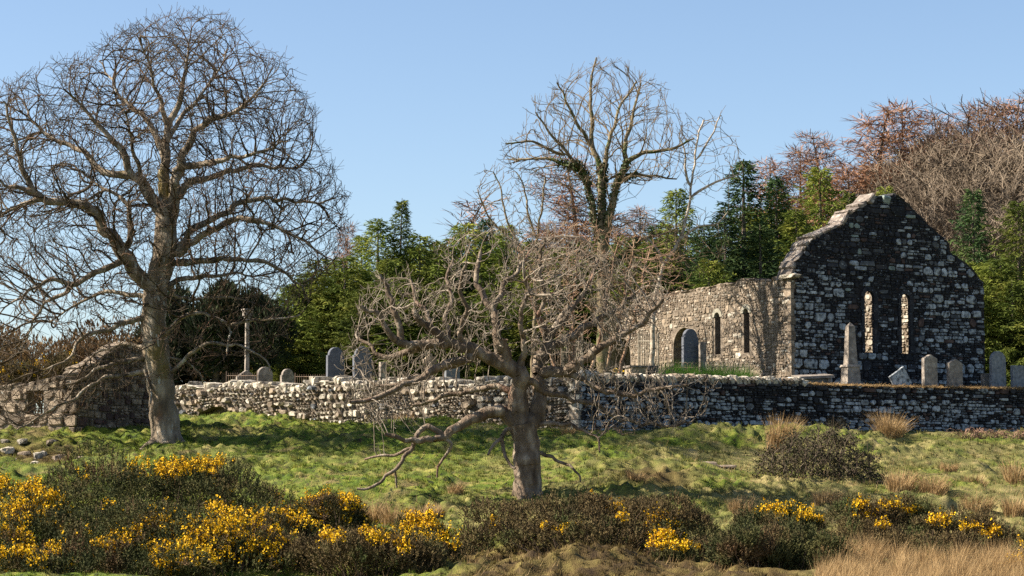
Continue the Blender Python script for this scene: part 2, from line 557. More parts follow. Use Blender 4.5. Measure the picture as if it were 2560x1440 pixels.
def chamfered(t0, t1, z0, z1, rg, j):
    """a stone outline: a rectangle with uneven corners, some of them knocked off (kept convex)"""
    w, h = t1 - t0, z1 - z0
    jx, jz = min(w, h * 2) * j, h * j
    c = [(t0 + jx * rg.random(), z0 + jz * rg.random()), (t1 - jx * rg.random(), z0 + jz * rg.random()),
         (t1 - jx * rg.random(), z1 - jz * rg.random()), (t0 + jx * rg.random(), z1 - jz * rg.random())]
    out = []
    for i in range(4):
        p, a, b = np.array(c[i]), np.array(c[i - 1]), np.array(c[(i + 1) % 4])
        if rg.random() < 0.8:
            k = (0.12 + 0.34 * rg.random()) * min(w, h)
            ua, ub = a - p, b - p
            la, lb = np.hypot(*ua), np.hypot(*ub)
            out.append(tuple(p + ua / la * min(k * (0.6 + 0.9 * rg.random()), la * 0.42)))
            out.append(tuple(p + ub / lb * min(k * (0.6 + 0.9 * rg.random()), lb * 0.42)))
        else:
            out.append(tuple(p))
    return out


def rubble(outline, holes, H0, H1, pbig, layers, seed, jit=0.10, thin=(1.3, 4.2), wavy=0.07):
    """rubble built as masons lay it: uneven courses of blocks, with thin slabs stacked between the blocks"""
    rg = np.random.default_rng(seed)
    O = np.array(outline)
    lo, hi = O.min(0), O.max(0)
    raw = []
    z = lo[1] - 0.1 * rg.random()
    while z < hi[1]:
        H = H0 + (H1 - H0) * rg.random() ** 1.3
        t = lo[0] - 0.3 * rg.random()
        while t < hi[0]:
            if rg.random() < pbig:
                w = H * (0.7 + 1.0 * rg.random())
                raw.append((t, t + w, z, z + H))
            else:
                w = H * (1.0 + 2.6 * rg.random())
                nl = rg.integers(layers[0], layers[1] + 1)
                cut = np.sort(np.concatenate([[0, 1], (np.arange(1, nl) + (rg.random(nl - 1) - 0.5) * 0.6) / nl]))
                for b in range(nl):
                    h = (cut[b + 1] - cut[b]) * H
                    x = t
                    while x < t + w - 0.01:
                        l = min(h * (thin[0] + (thin[1] - thin[0]) * rg.random()), t + w - x)
                        if t + w - x - l < h * 0.6:
                            l = t + w - x
                        raw.append((x, x + l, z + cut[b] * H, z + cut[b + 1] * H))
                        x += l
            t += w
        z += H
    area2 = sum(O[i][0] * O[(i + 1) % len(O)][1] - O[(i + 1) % len(O)][0] * O[i][1] for i in range(len(O)))
    sg = 1 if area2 > 0 else -1
    R = np.array(raw)
    cx, cz = (R[:, 0] + R[:, 1]) / 2, (R[:, 2] + R[:, 3]) / 2
    wv = wavy * 2 * (vnoise(np.stack([cx * 0.55, cz * 0.5, 0 * cx], 1), seed) - 0.5)
    cz = cz + wv
    ins = in_poly(outline, cx, cz)
    edges = [(O[i], O[(i + 1) % len(O)]) for i in range(len(O)) if np.hypot(*(O[(i + 1) % len(O)] - O[i])) > 1e-6]
    cells = []
    for i in np.nonzero(ins)[0]:
        t0, t1, z0, z1 = R[i]
        z0, z1 = z0 + wv[i], z1 + wv[i]
        skip = False
        poly = None
        for h in holes:
            if h[0] < cx[i] < h[1] and h[2] < cz[i] < h[3]:
                skip = True
        if skip:
            continue
        poly = chamfered(t0, t1, z0, z1, rg, jit)
        m = math.hypot(t1 - t0, z1 - z0) * 0.5
        for p0, p1 in edges:
            ed = p1 - p0
            L = np.hypot(*ed)
            tt = min(1.0, max(0.0, ((cx[i] - p0[0]) * ed[0] + (cz[i] - p0[1]) * ed[1]) / L ** 2))
            dd = math.hypot(cx[i] - p0[0] - ed[0] * tt, cz[i] - p0[1] - ed[1] * tt)
            if dd < m and 0 < tt < 1:
                nn = np.array([ed[1], -ed[0]]) / L * sg
                poly = clip(poly, nn[0], nn[1], nn @ p0)
                if len(poly) < 3:
                    break
        if len(poly) < 3:
            continue
        for h in holes:
            P = np.array(poly)
            if P[:, 0].max() > h[0] and P[:, 0].min() < h[1] and P[:, 1].max() > h[2] and P[:, 1].min() < h[3]:
                g = [h[0] - cx[i], cx[i] - h[1], h[2] - cz[i], cz[i] - h[3]]
                poly = clip(poly, *[(1, 0, h[0]), (-1, 0, -h[1]), (0, 1, h[2]), (0, -1, -h[3])][int(np.argmax(g))])
                if len(poly) < 3:
                    break
        if len(poly) < 3:
            continue
        A = 0.5 * abs(sum(poly[a][0] * poly[(a + 1) % len(poly)][1] - poly[(a + 1) % len(poly)][0] * poly[a][1] for a in range(len(poly))))
        if A > 0.0008:
            cells.append((A, np.array(poly)))
    cells.sort(key=lambda c: -c[0])
    return cells


def stoneVF(pl, poly, joint, h, rg, sink=0.05):
    c = poly.mean(0)
    n = len(poly)
    d = poly - c
    L = np.maximum(np.hypot(d[:, 0], d[:, 1]), 1e-4)
    k1 = np.maximum(0.3, 1 - joint / L)[:, None]
    jt = lambda s: 1 + (rg.random((n, 1)) - 0.5) * s
    r0 = c + d * k1
    r1 = c + d * k1 * 0.97 * jt(0.10)
    r2 = c + d * k1 * 0.84 * jt(0.14)
    tx, tz = (rg.random(2) - 0.5) * 0.35
    V = []
    rings = ((r0, -sink, 0), (r1, h * 0.45, 0.6), (r2, h, 1.0)) if L.max() > 0.085 else ((r0, -sink, 0), (r1 * 0.5 + r2 * 0.5, h, 1.0))
    for r, o, s in rings:
        for p in r:
            V.append(pl.p3(p[0], p[1], o + s * (tx * (p[0] - c[0]) + tz * (p[1] - c[1])) * 0.5 + (rg.random() - 0.5) * 0.2 * h * s))
    F = []
    m = len(rings) - 1
    for k in range(m):
        for i in range(n):
            j = (i + 1) % n
            F.append([k * n + i, k * n + j, (k + 1) * n + j, (k + 1) * n + i])
    F.append([m * n + i for i in range(n)])
    return V, F


def lay(parent, pl, outline, holes, H, pbig, layers, seed, choose, limit, depth=0.05, joint=0.010, base=None, keep=None, **kw):
    """the stones of one wall face: the largest as parts, the small rest as one part"""
    rg = np.random.default_rng(seed + 1)
    cells = rubble(outline, holes, H[0], H[1], pbig, layers, seed, **kw)
    rest, mi, mats = [], [], []
    cnt = 0
    for A, poly in cells:
        c = poly.mean(0)
        if keep is not None and not keep(c[0], c[1]):
            continue
        key = choose(c[0], c[1], math.sqrt(A), rg)
        VF = stoneVF(pl, poly, joint, depth * (0.55 + 0.9 * rg.random()) * min(1.0, 0.5 + math.sqrt(A) * 3), rg)
        if cnt < limit:
            part('stone', parent, VF[0], VF[1], M[key], base=base)
            cnt += 1
        else:
            if key not in mats:
                mats.append(key)
            rest.append(VF)
            mi += [mats.index(key)] * len(VF[1])
    if rest:
        V, F = joinVF(rest)
        part('small_stones', parent, V, F, [M[k] for k in mats], mi=mi, kind='stuff', base=base)


def coreVF(pl, outline, openings, th, back=None, inset=0.0):
    """a wall slab with through openings; each opening is (front loop, back loop)"""
    V, F = [], []
    fl = [outline] + [o[0] for o in openings]
    bl = [outline if back is None else back] + [o[1] for o in openings]
    starts = []
    for loops, off in ((fl, 0.0), (bl, -th)):
        st = []
        for lp in loops:
            st.append(len(V))
            for t, z in lp:
                V.append(pl.p3(t, z, off))
        tri = tessellate_polygon([[Vector((t, z, 0)) for t, z in lp] for lp in loops])
        flat = []
        for s, lp in zip(st, loops):
            flat += [s + i for i in range(len(lp))]
        for tr in tri:
            F.append([flat[i] for i in tr])
        starts.append(st)
    for a, b, lp in zip(starts[0], starts[1], fl):
        n = len(lp)
        for i in range(n):
            j = (i + 1) % n
            F.append([a + i, a + j, b + j, b + i])
    return V, F


def rockVF(c, ax, ay, az, hx, hy, hz, rg, seg=7, box=0.55, rough=0.22):
    """a lump of stone: squarish ellipsoid with uneven facets (about 40 triangles)"""
    c = np.asarray(c, float)
    ax, ay, az = [np.asarray(v, float) for v in (ax, ay, az)]
    V = [c - az * hz * 0.9]
    sp = lambda v: np.sign(v) * abs(v) ** box
    for el in (-0.62, 0.05, 0.66):
        for k in range(seg):
            a = 2 * math.pi * (k + 0.3 * rg.random()) / seg
            j = 1 + (rg.random() - 0.5) * 2 * rough
            x, y, z = sp(math.cos(a)) * math.cos(el) ** 0.6, sp(math.sin(a)) * math.cos(el) ** 0.6, sp(math.sin(el))
            V.append(c + (ax * x * hx + ay * y * hy) * j + az * z * hz * (1 + (rg.random() - 0.5) * rough))
    V.append(c + az * hz * (0.9 + 0.2 * rg.random()))
    F = []
    for k in range(seg):
        j = (k + 1) % seg
        F.append([0, 1 + j, 1 + k])
        for r in (0, 1):
            F.append([1 + r * seg + k, 1 + r * seg + j, 1 + (r + 1) * seg + j, 1 + (r + 1) * seg + k])
        F.append([1 + 2 * seg + k, 1 + 2 * seg + j, len(V) - 1])
    return V, F


def arch(t0, t1, z0, z1, n=8):
    """loop of a round-headed opening whose crown is at z1"""
    r = (t1 - t0) / 2
    c = (t0 + t1) / 2
    lp = [(t0, z0), (t1, z0)]
    for k in range(n + 1):
        a = math.pi * k / n
        lp.append((c + r * math.cos(a), z1 - r + r * math.sin(a)))
    return lp


def surround(parent, pl, t0, t1, z0, z1, w, matk, o=0.045, base=None, nv=5, nj=5, seed=0, quoin=True):
    """voussoirs, jamb stones and sill of an opening, each its own piece"""
    rg = np.random.default_rng(seed)
    r = (t1 - t0) / 2
    c = (t0 + t1) / 2
    zc = z1 - r
    for k in range(nv):
        a0, a1 = math.pi * k / nv + 0.02, math.pi * (k + 1) / nv - 0.02
        ro = r + w * (1 + 0.12 * rg.random())
        pts = [(c + q_ * math.cos(a), zc + q_ * math.sin(a)) for a, q_ in ((a0, r), ((a0 + a1) / 2, r), (a1, r), (a1, ro), ((a0 + a1) / 2, ro), (a0, ro))]
        V = [pl.p3(t, z, oo) for oo in (-0.1, o) for t, z in pts]
        F = [[6, 7, 8, 9, 10, 11]] + [[i, (i + 1) % 6, 6 + (i + 1) % 6, 6 + i] for i in range(6)]
        part('arch_stone', parent, V, F, M[matk], base=base)
    if quoin:
        for s, e in ((-1, t0), (1, t1)):
            z = z0
            while z < zc - 0.05:
                hh = min(zc - z, 0.22 + 0.22 * rg.random())
                ww = w * (0.7 + 0.9 * rg.random())
                V, F = boxVF(pl.p3(e + s * ww / 2, z + hh / 2, (o - 0.1) / 2), (*pl.e, 0), (*pl.n, 0), (0, 0, 1), ww / 2 - 0.004, (o + 0.1) / 2, hh / 2 - 0.006)
                part('jamb_stone', parent, V, F, M[matk], base=base)
                z += hh


E1, E2 = np.array([0.866, 0.5]), np.array([-0.5, 0.866])
SN = np.array([0.5, -0.866])           # the way gravestones and gable face
C0 = at(1980, 955, 82.0)
GP = Plane(C0, E1, SN)
SPl = Plane(C0, E2, -E1)
TH = 0.8
chapel_g = gz(C0[0], C0[1])
chapel = thing('ruined_chapel', (C0[0], C0[1], chapel_g), 'roofless ruined stone chapel with dark lichen-spotted gable and two lancet windows', 'chapel')
cb = np.array(chapel.location)

# gable
g_out = [GP.px(*p) for p in ((1981, 700), (1992, 655), (2016, 620), (2034, 597), (2076, 577), (2107, 562), (2128, 530), (2172, 511), (2190, 490), (2232, 488), (2262, 507), (2294, 540),
                             (2322, 568), (2362, 600), (2372, 632), (2420, 668), (2441, 692), (2459, 712))]
tR = g_out[-1][0]
zb = chapel_g - 0.6
g_out = [(0.0, zb)] + [(0.0, g_out[0][1])] + g_out[1:] + [(tR, zb)]
g_out = g_out[::-1]
gw = []
for x0, x1, y0, y1 in ((2160, 2183, 727, 881), (2252, 2273, 734, 884)):
    ta, zt = GP.px(x0, y0)
    tb, _ = GP.px(x1, y0)
    _, zl = GP.px((x0 + x1) / 2, y1)
    gw.append((ta, tb, zl, zt))
ops = []
for a, b, z0, z1 in gw:
    fr = arch(a, b, z0, z1)
    bk = arch(a - 0.45, b + 0.62, z0 - 0.25, z1 + 0.35)
    ops.append((fr, bk))
V, F = coreVF(GP, g_out, ops, TH)
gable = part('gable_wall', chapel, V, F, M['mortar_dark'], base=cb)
gh = [(a - 0.17, b + 0.17, z0 - 0.02, z1 + 0.17) for a, b, z0, z1 in gw]
tm = tR * 0.53


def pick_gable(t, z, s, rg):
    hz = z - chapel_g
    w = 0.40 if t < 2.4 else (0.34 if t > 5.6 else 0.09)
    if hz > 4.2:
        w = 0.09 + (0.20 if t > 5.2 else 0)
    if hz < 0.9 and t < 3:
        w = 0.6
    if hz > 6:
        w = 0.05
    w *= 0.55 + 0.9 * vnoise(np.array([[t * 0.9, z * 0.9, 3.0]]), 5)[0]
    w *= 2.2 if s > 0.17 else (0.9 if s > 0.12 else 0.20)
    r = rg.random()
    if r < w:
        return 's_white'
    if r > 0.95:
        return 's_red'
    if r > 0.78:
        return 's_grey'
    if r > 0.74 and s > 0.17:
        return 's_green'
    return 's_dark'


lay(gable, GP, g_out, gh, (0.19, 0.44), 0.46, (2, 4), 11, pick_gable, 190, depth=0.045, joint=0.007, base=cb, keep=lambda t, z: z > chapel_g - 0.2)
for i, (a, b, z0, z1) in enumerate(gw):
    surround(gable, GP, a, b, z0, z1, 0.15, 's_dark', base=cb, seed=50 + i)

# side wall, sunlit
s_top = [SPl.px(*p) for p in ((1979, 694), (1938, 696), (1931, 706), (1880, 703), (1850, 703), (1832, 714), (1782, 720), (1722, 732), (1660, 741), (1630, 748), (1598, 757), (1560, 764), (1522, 772), (1505, 800))]
tL = s_top[-1][0]
s_out = [(0.0, zb)] + [(0.0, s_top[0][1])] + s_top[1:] + [(tL, zb)]
sw = []
for x0, x1, y0, y1 in ((1787, 1801, 780, 886), (1859, 1873, 770, 882)):
    ta, zt = SPl.px(x1, y0)
    tb, _ = SPl.px(x0, y0)
    _, zl = SPl.px((x0 + x1) / 2, y1)
    sw.append((ta, tb, zl, zt))
ta, zt = SPl.px(1737, 816)
tb, _ = SPl.px(1683, 816)
door = (ta, tb, chapel_g - 0.3, zt)
ta, zt = SPl.px(1576, 838)
tb, _ = SPl.px(1520, 838)
door2 = (ta, tb, chapel_g - 0.3, zt)
ops = [(arch(a, b, z0, z1), arch(a - 0.4, b + 0.4, z0 - 0.2, z1 + 0.3)) for a, b, z0, z1 in sw] + \
      [(arch(*d_), arch(d_[0] - 0.15, d_[1] + 0.15, d_[2], d_[3] + 0.1)) for d_ in (door, door2)]
V, F = coreVF(SPl, s_out, ops, TH)
side = part('side_wall', chapel, V, F, M['mortar_tan'], base=cb)


def pick_side(t, z, s, rg):
    r = rg.random()
    return 's_buff' if (r < 0.30 and s > 0.15) or r < 0.12 else ('s_pale' if r > 0.90 else 's_tan')


sh = [(a - 0.12, b + 0.12, z0 - 0.02, z1 + 0.16) for a, b, z0, z1 in sw] + [(d_[0] - 0.05, d_[1] + 0.05, d_[2], d_[3] + 0.05) for d_ in (door, door2)]
lay(side, SPl, s_out, sh, (0.16, 0.34), 0.36, (2, 3), 23, pick_side, 110, depth=0.03, joint=0.006, base=cb, keep=lambda t, z: z > chapel_g - 0.2, thin=(1.0, 3.0), jit=0.14)
for i, (a, b, z0, z1) in enumerate(sw):
    surround(side, SPl, a, b, z0, z1, 0.15, 'dressed', base=cb, seed=60 + i, quoin=False, nv=3)

# the north wall (its sunlit inner face shows through the lancets) and the west wall
NPl = Plane(C0[:2] + E1 * (tR - TH), E2, -E1)
n_out = [(TH - 0.01, zb), (TH - 0.01, chapel_g + 4.0), (3.0, chapel_g + 4.2), (6.0, chapel_g + 4.35), (9.0, chapel_g + 4.1), (12.0, chapel_g + 3.7), (12.0, zb)]
V, F = coreVF(NPl, n_out, [], TH)
north = part('north_wall', chapel, V, F, M['mortar_tan'], base=cb)
lay(north, NPl, [(0.9, chapel_g + 0.3), (0.9, chapel_g + 3.95), (6.0, chapel_g + 4.25), (11.4, chapel_g + 3.7), (11.4, chapel_g + 0.3)], [], (0.16, 0.34), 0.5, (2, 3), 31,
    lambda t, z, s, rg: 's_pale' if rg.random() < 0.55 else 's_tan', 0, depth=0.06, joint=0.02, base=cb)
WPl = Plane(C0[:2] + E2 * 12.0, E1, SN)
V, F = coreVF(WPl, [(0.9, zb), (0.9, chapel_g + 2.3), (3.5, chapel_g + 2.0), (6.0, chapel_g + 2.6), (tR, chapel_g + 3.0), (tR, zb)], [], TH)
part('west_wall', chapel, V, F, M['mortar_tan'], base=cb)

# coping along the raking edge, quoins at the corner, rough top of the side wall
rg = np.random.default_rng(5)


def cope(parent, pl, line, th, matk, name, base, hmin=0.09, hmax=0.16, lmin=0.22, lmax=0.5, over=0.04, lift=0.0, seed=3):
    rg = np.random.default_rng(seed)
    for (a, b) in zip(line[:-1], line[1:]):
        a, b = np.array(a), np.array(b)
        L = np.hypot(*(b - a))
        if L < 0.05:
            continue
        u = (b - a) / L
        nn = np.array([-u[1], u[0]])
        if nn[1] < 0:
            nn = -nn
        x = 0
        while x < L - 0.02:
            l = min(L - x, lmin + (lmax - lmin) * rg.random())
            h = hmin + (hmax - hmin) * rg.random()
            c = a + u * (x + l / 2) + nn * (h * 0.30 + lift)
            U3 = np.array([pl.e[0] * u[0], pl.e[1] * u[0], u[1]])
            N3 = np.array([pl.e[0] * nn[0], pl.e[1] * nn[0], nn[1]])
            V, F = rockVF(pl.p3(c[0], c[1], -th / 2 + (rg.random() - 0.5) * 0.05), U3, (*pl.n, 0), N3, l / 2 * 1.08, th / 2 * 1.08 + over * rg.random(), h * 0.75, rg, seg=8, box=0.28, rough=0.15)
            part(name, parent, V, F, M[matk], base=base)
            x += l


gl = [p for p in g_out[::-1][1:10]]
cope(gable, GP, gl, TH, 'coping', 'coping_stone', cb, seed=3, over=0.05, hmin=0.07, hmax=0.20, lmin=0.16, lmax=0.6)
gr_ = [p for p in g_out[::-1][10:-1]]
cope(gable, GP, gr_, TH, 's_dark', 'coping_stone', cb, seed=4, over=0.01, hmin=0.07, hmax=0.13)
cope(side, SPl, s_out[1:-1], TH, 's_tan', 'wall_top_stone', cb, seed=6, hmin=0.06, hmax=0.15, over=0.02)
V, F = rockVF(GP.p3(*GP.px(2214, 500), -0.3), (*E1, 0), (*SN, 0), (0, 0, 1), 0.20, 0.42, 0.19, rg, box=0.3, rough=0.06)
part('apex_stone', gable, V, F, M['s_green'], base=cb)
z = chapel_g - 0.1
k = 0
while z < s_top[0][1] - 0.2:
    hh = 0.16 + 0.2 * rg.random()
    la, lb = ((0.09, 0.10) if k % 2 else (0.06, 0.20))
    c = C0[:2] + E1 * (la - 0.05) + E2 * (lb - 0.05)
    V, F = boxVF((c[0], c[1], z + hh / 2), (*E1, 0), (*E2, 0), (0, 0, 1), la + 0.012, lb + 0.012, hh / 2 - 0.008, top=0.98)
    part('quoin', chapel, V, F, M['s_tan'], base=cb)
    z += hh
    k += 1
# eaves corbel at the near corner
V, F = rockVF((C0[0] - 0.02, C0[1], s_top[0][1] + 0.05), (*E1, 0), (*E2, 0), (0, 0, 1), 0.26, 0.42, 0.08, rg, box=0.3)
part('kneeler_stone', chapel, V, F, M['s_pale'], base=cb)

# ------------------------------------------------------------------ churchyard boundary walls
WC = np.array([CX, 74 - 0.12])
RW = Plane(WC, (0.866, 0.5), (0.5, -0.866))
LW = Plane(WC, (-0.73, 0.683), (-0.683, -0.73))
wr = thing('churchyard_wall', (WC[0] + 0.3, WC[1], gz(WC[0], WC[1] - 0.2)), 'shaded drystone churchyard wall below the chapel with a row of upright coping stones', 'wall')
wb = np.array(wr.location)
r_top = [RW.px(*p) for p in ((1452, 950), (1560, 953), (1700, 953), (1850, 957), (1990, 960), (2200, 966), (2400, 970), (2640, 973))]
r_out = [(0.0, 0.9), (0.0, r_top[0][1])] + r_top[1:] + [(r_top[-1][0], 0.9)]
V, F = coreVF(RW, r_out, [], 0.95)
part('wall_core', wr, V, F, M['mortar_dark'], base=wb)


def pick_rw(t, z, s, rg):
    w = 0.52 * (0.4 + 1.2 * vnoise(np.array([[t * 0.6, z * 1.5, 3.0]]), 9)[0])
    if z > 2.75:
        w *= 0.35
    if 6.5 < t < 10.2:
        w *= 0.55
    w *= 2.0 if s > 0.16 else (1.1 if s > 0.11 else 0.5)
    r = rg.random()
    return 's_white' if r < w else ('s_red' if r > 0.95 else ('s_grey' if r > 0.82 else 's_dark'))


def keep_rw(t, z):
    p = RW.p3(t, z, 0.2)
    return z > float(ground0(p[0], p[1])) - 0.3


lay(wr, RW, r_out, [], (0.14, 0.31), 0.42, (2, 3), 41, pick_rw, 290, depth=0.075, joint=0.007, base=wb, keep=keep_rw)
# upright coping stones, leaning
t = 0.3
rg = np.random.default_rng(15)
zt_of = lambda t: np.interp(t, [p[0] for p in r_top], [p[1] for p in r_top])
tE, tEnd = RW.px(2010, 956)[0], r_top[-1][0]
while t < tE:
    w = 0.06 + 0.06 * rg.random()
    h = 0.17 + 0.09 * rg.random()
    lean = 0.35 + 0.25 * (rg.random() - 0.3)
    up = np.array([*(-RW.e * math.sin(lean)), math.cos(lean)])
    al = np.array([*(RW.e * math.cos(lean)), math.sin(lean)])
    V, F = rockVF(RW.p3(t, zt_of(t) + h * 0.32, -0.26), al, (*RW.n, 0), up, w * 0.72, 0.36, h * 0.8, rg, seg=6, box=0.4, rough=0.12)
    part('coping_stone', wr, V, F, M['s_pale' if rg.random() < 0.75 else 's_tan'], base=wb)
    t += w * 1.75
V, F = rockVF(RW.p3(RW.px(2012, 956)[0], zt_of(RW.px(2012, 956)[0]) + 0.02, -0.2), (*RW.e, 0), (*RW.n, 0), (0, 0, 1), 0.22, 0.3, 0.14, rg)
part('coping_stone', wr, V, F, M['s_pale'], base=wb)

wl = thing('churchyard_wall', (WC[0] - 0.4, WC[1], gz(WC[0] - 0.4, WC[1] - 0.3)), 'sunlit pale rubble churchyard wall between the two large bare trees', 'wall')
wlb = np.array(wl.location)
l_top = [LW.px(*p) for p in ((1448, 948), (1405, 942), (1370, 955), (1300, 962), (1240, 955), (1170, 968), (1100, 960), (1030, 970), (960, 962), (900, 972), (848, 962), (841, 958), (772, 960), (764, 976), (720, 978), (670, 968), (620, 972), (570, 962), (520, 975), (470, 968), (430, 978))]
l_out = [(0.0, 0.9), (0.0, l_top[0][1])] + l_top[1:] + [(l_top[-1][0], 0.9)]
hx = [LW.px(492, 1062), LW.px(582, 1012)]
hole = (hx[0][0], hx[1][0], hx[0][1] - 0.2, hx[1][1])
if hole[0] > hole[1]:
    hole = (hole[1], hole[0], hole[2], hole[3])
a, b, z0, z1 = hole
hl = [(a, z0), (b, z0), (b - 0.1, z1 - 0.28), ((a + b) / 2 + 0.1, z1 - 0.03), ((a + b) / 2 - 0.25, z1), (a + 0.15, z1 - 0.25)]
V, F = coreVF(LW, l_out, [(hl, hl)], 0.95)
part('wall_core', wl, V, F, M['mortar_earth'], base=wlb)
part('hollow_back', wl, [LW.p3(t, z, -0.45) for t, z in hl], [list(range(len(hl)))], M['mortar_earth'], base=wlb)
hole_s = (a + 0.12, b - 0.12, z0, z1 - 0.22)


def pick_lw(t, z, s, rg):
    r = rg.random()
    return 's_pale' if r < 0.60 else ('s_buff' if r < 0.76 else ('s_tan' if r < 0.93 else 's_grey'))


def keep_lw(t, z):
    p = LW.p3(t, z, 0.2)
    if in_poly(hl, np.array([t]), np.array([z]))[0]:
        return False
    return z > float(ground0(p[0], p[1])) - 0.3


lay(wl, LW, l_out, [hole_s], (0.20, 0.46), 0.40, (1, 3), 47, pick_lw, 290, depth=0.17, joint=0.013, base=wlb, keep=keep_lw, thin=(0.8, 2.2), jit=0.30, wavy=0.22)
cope(wl, LW, l_out[1:-1], 0.95, 's_pale', 'coping_stone', wlb, seed=8, hmin=0.04, hmax=0.30, lmin=0.12, lmax=0.5, over=0.03)
# squared end pier
V, F = [], []
z = 1.1
zt_ = l_top[0][1] + 0.05
k = 0
while z < zt_ - 0.04:
    hh = min(zt_ - z, 0.14 + 0.16 * rg.random())
    lx = 0.26 if k % 2 else 0.17
    c = WC + LW.e * (lx - 0.03) - LW.n * 0.15
    V, F = boxVF((c[0], c[1], z + hh / 2), (*LW.e, 0), (*LW.n, 0), (0, 0, 1), lx, 0.25 + 0.02 * rg.random(), hh / 2 - 0.008, top=0.97)
    part('quoin', wl, V, F, M['s_pale' if k % 3 else 's_tan'], base=wlb)
    z += hh
    k += 1

# ------------------------------------------------------------------ ruined cottage at the left
K0 = at(192, 1098, 74.0)
FPl = Plane(K0, (-0.9, 0.436), (-0.436, -0.9))
KP = Plane(K0, (0.436, 0.9), (0.9, -0.436))
kz = gz(K0[0], K0[1])
cot = thing('ruined_cottage', (K0[0], K0[1], kz), 'roofless cottage ruin of squared stones behind the largest tree', 'ruin')
kb = np.array(cot.location)
f_top = [FPl.px(*p) for p in ((192, 948), (150, 952), (112, 958), (70, 966), (30, 972), (-90, 985))]
f_out = [(0, kz - 0.5), (0, f_top[0][1])] + f_top[1:] + [(f_top[-1][0], kz - 0.5)]
wa, wz1 = FPl.px(110, 975)
wb_, _ = FPl.px(70, 975)
_, wz0 = FPl.px(90, 1036)
wl4 = [(wa, wz0), (wb_, wz0), (wb_, wz1), (wa, wz1)]
V, F = coreVF(FPl, f_out, [(wl4, [(wa - 0.2, wz0), (wb_ + 0.2, wz0), (wb_ + 0.2, wz1), (wa - 0.2, wz1)])], 0.6)
front = part('front_wall', cot, V, F, M['mortar_tan'], base=kb)
lay(front, FPl, f_out, [(wa, wb_, wz0, wz1)], (0.26, 0.44), 0.85, (1, 2), 61, lambda t, z, s, rg: 's_tan' if rg.random() < 0.35 else ('s_buff' if rg.random() < 0.85 else 's_red'), 150, depth=0.06, joint=0.012, base=kb,
    keep=lambda t, z: z > kz - 0.3)
V, F = boxVF(FPl.p3((wa + wb_) / 2, wz1 + 0.07, -0.2), (*FPl.e, 0), (*FPl.n, 0), (0, 0, 1), (wb_ - wa) / 2 + 0.2, 0.26, 0.08)
part('lintel', front, V, F, M['s_tan'], base=kb)
cope(front, FPl, f_out[1:-1], 0.6, 's_tan', 'wall_top_stone', kb, seed=9, hmin=0.08, hmax=0.2)
k_out = [KP.px(*p) for p in ((192, 940), (205, 930), (245, 908), (292, 878), (318, 868), (345, 882), (385, 910), (428, 950))]
k_out = [(0, kz - 0.5), (0, k_out[0][1])] + k_out[1:] + [(k_out[-1][0], kz - 0.5)]
V, F = coreVF(KP, k_out, [], 0.6)
kg = part('gable_wall', cot, V, F, M['mortar_earth'], base=kb)
lay(kg, KP, k_out, [], (0.2, 0.36), 0.5, (1, 3), 67, lambda t, z, s, rg: 's_tan' if rg.random() < 0.8 else 's_red', 90, depth=0.05, joint=0.012, base=kb, keep=lambda t, z: z > kz - 0.3)
cope(kg, KP, k_out[1:-1], 0.6, 's_tan', 'skew_stone', kb, seed=10, hmin=0.08, hmax=0.24, lmin=0.2, lmax=0.55, over=0.06)

# ------------------------------------------------------------------ bare trees
def nrm(v):
    return v / np.maximum(np.linalg.norm(v, axis=-1, keepdims=True), 1e-9)


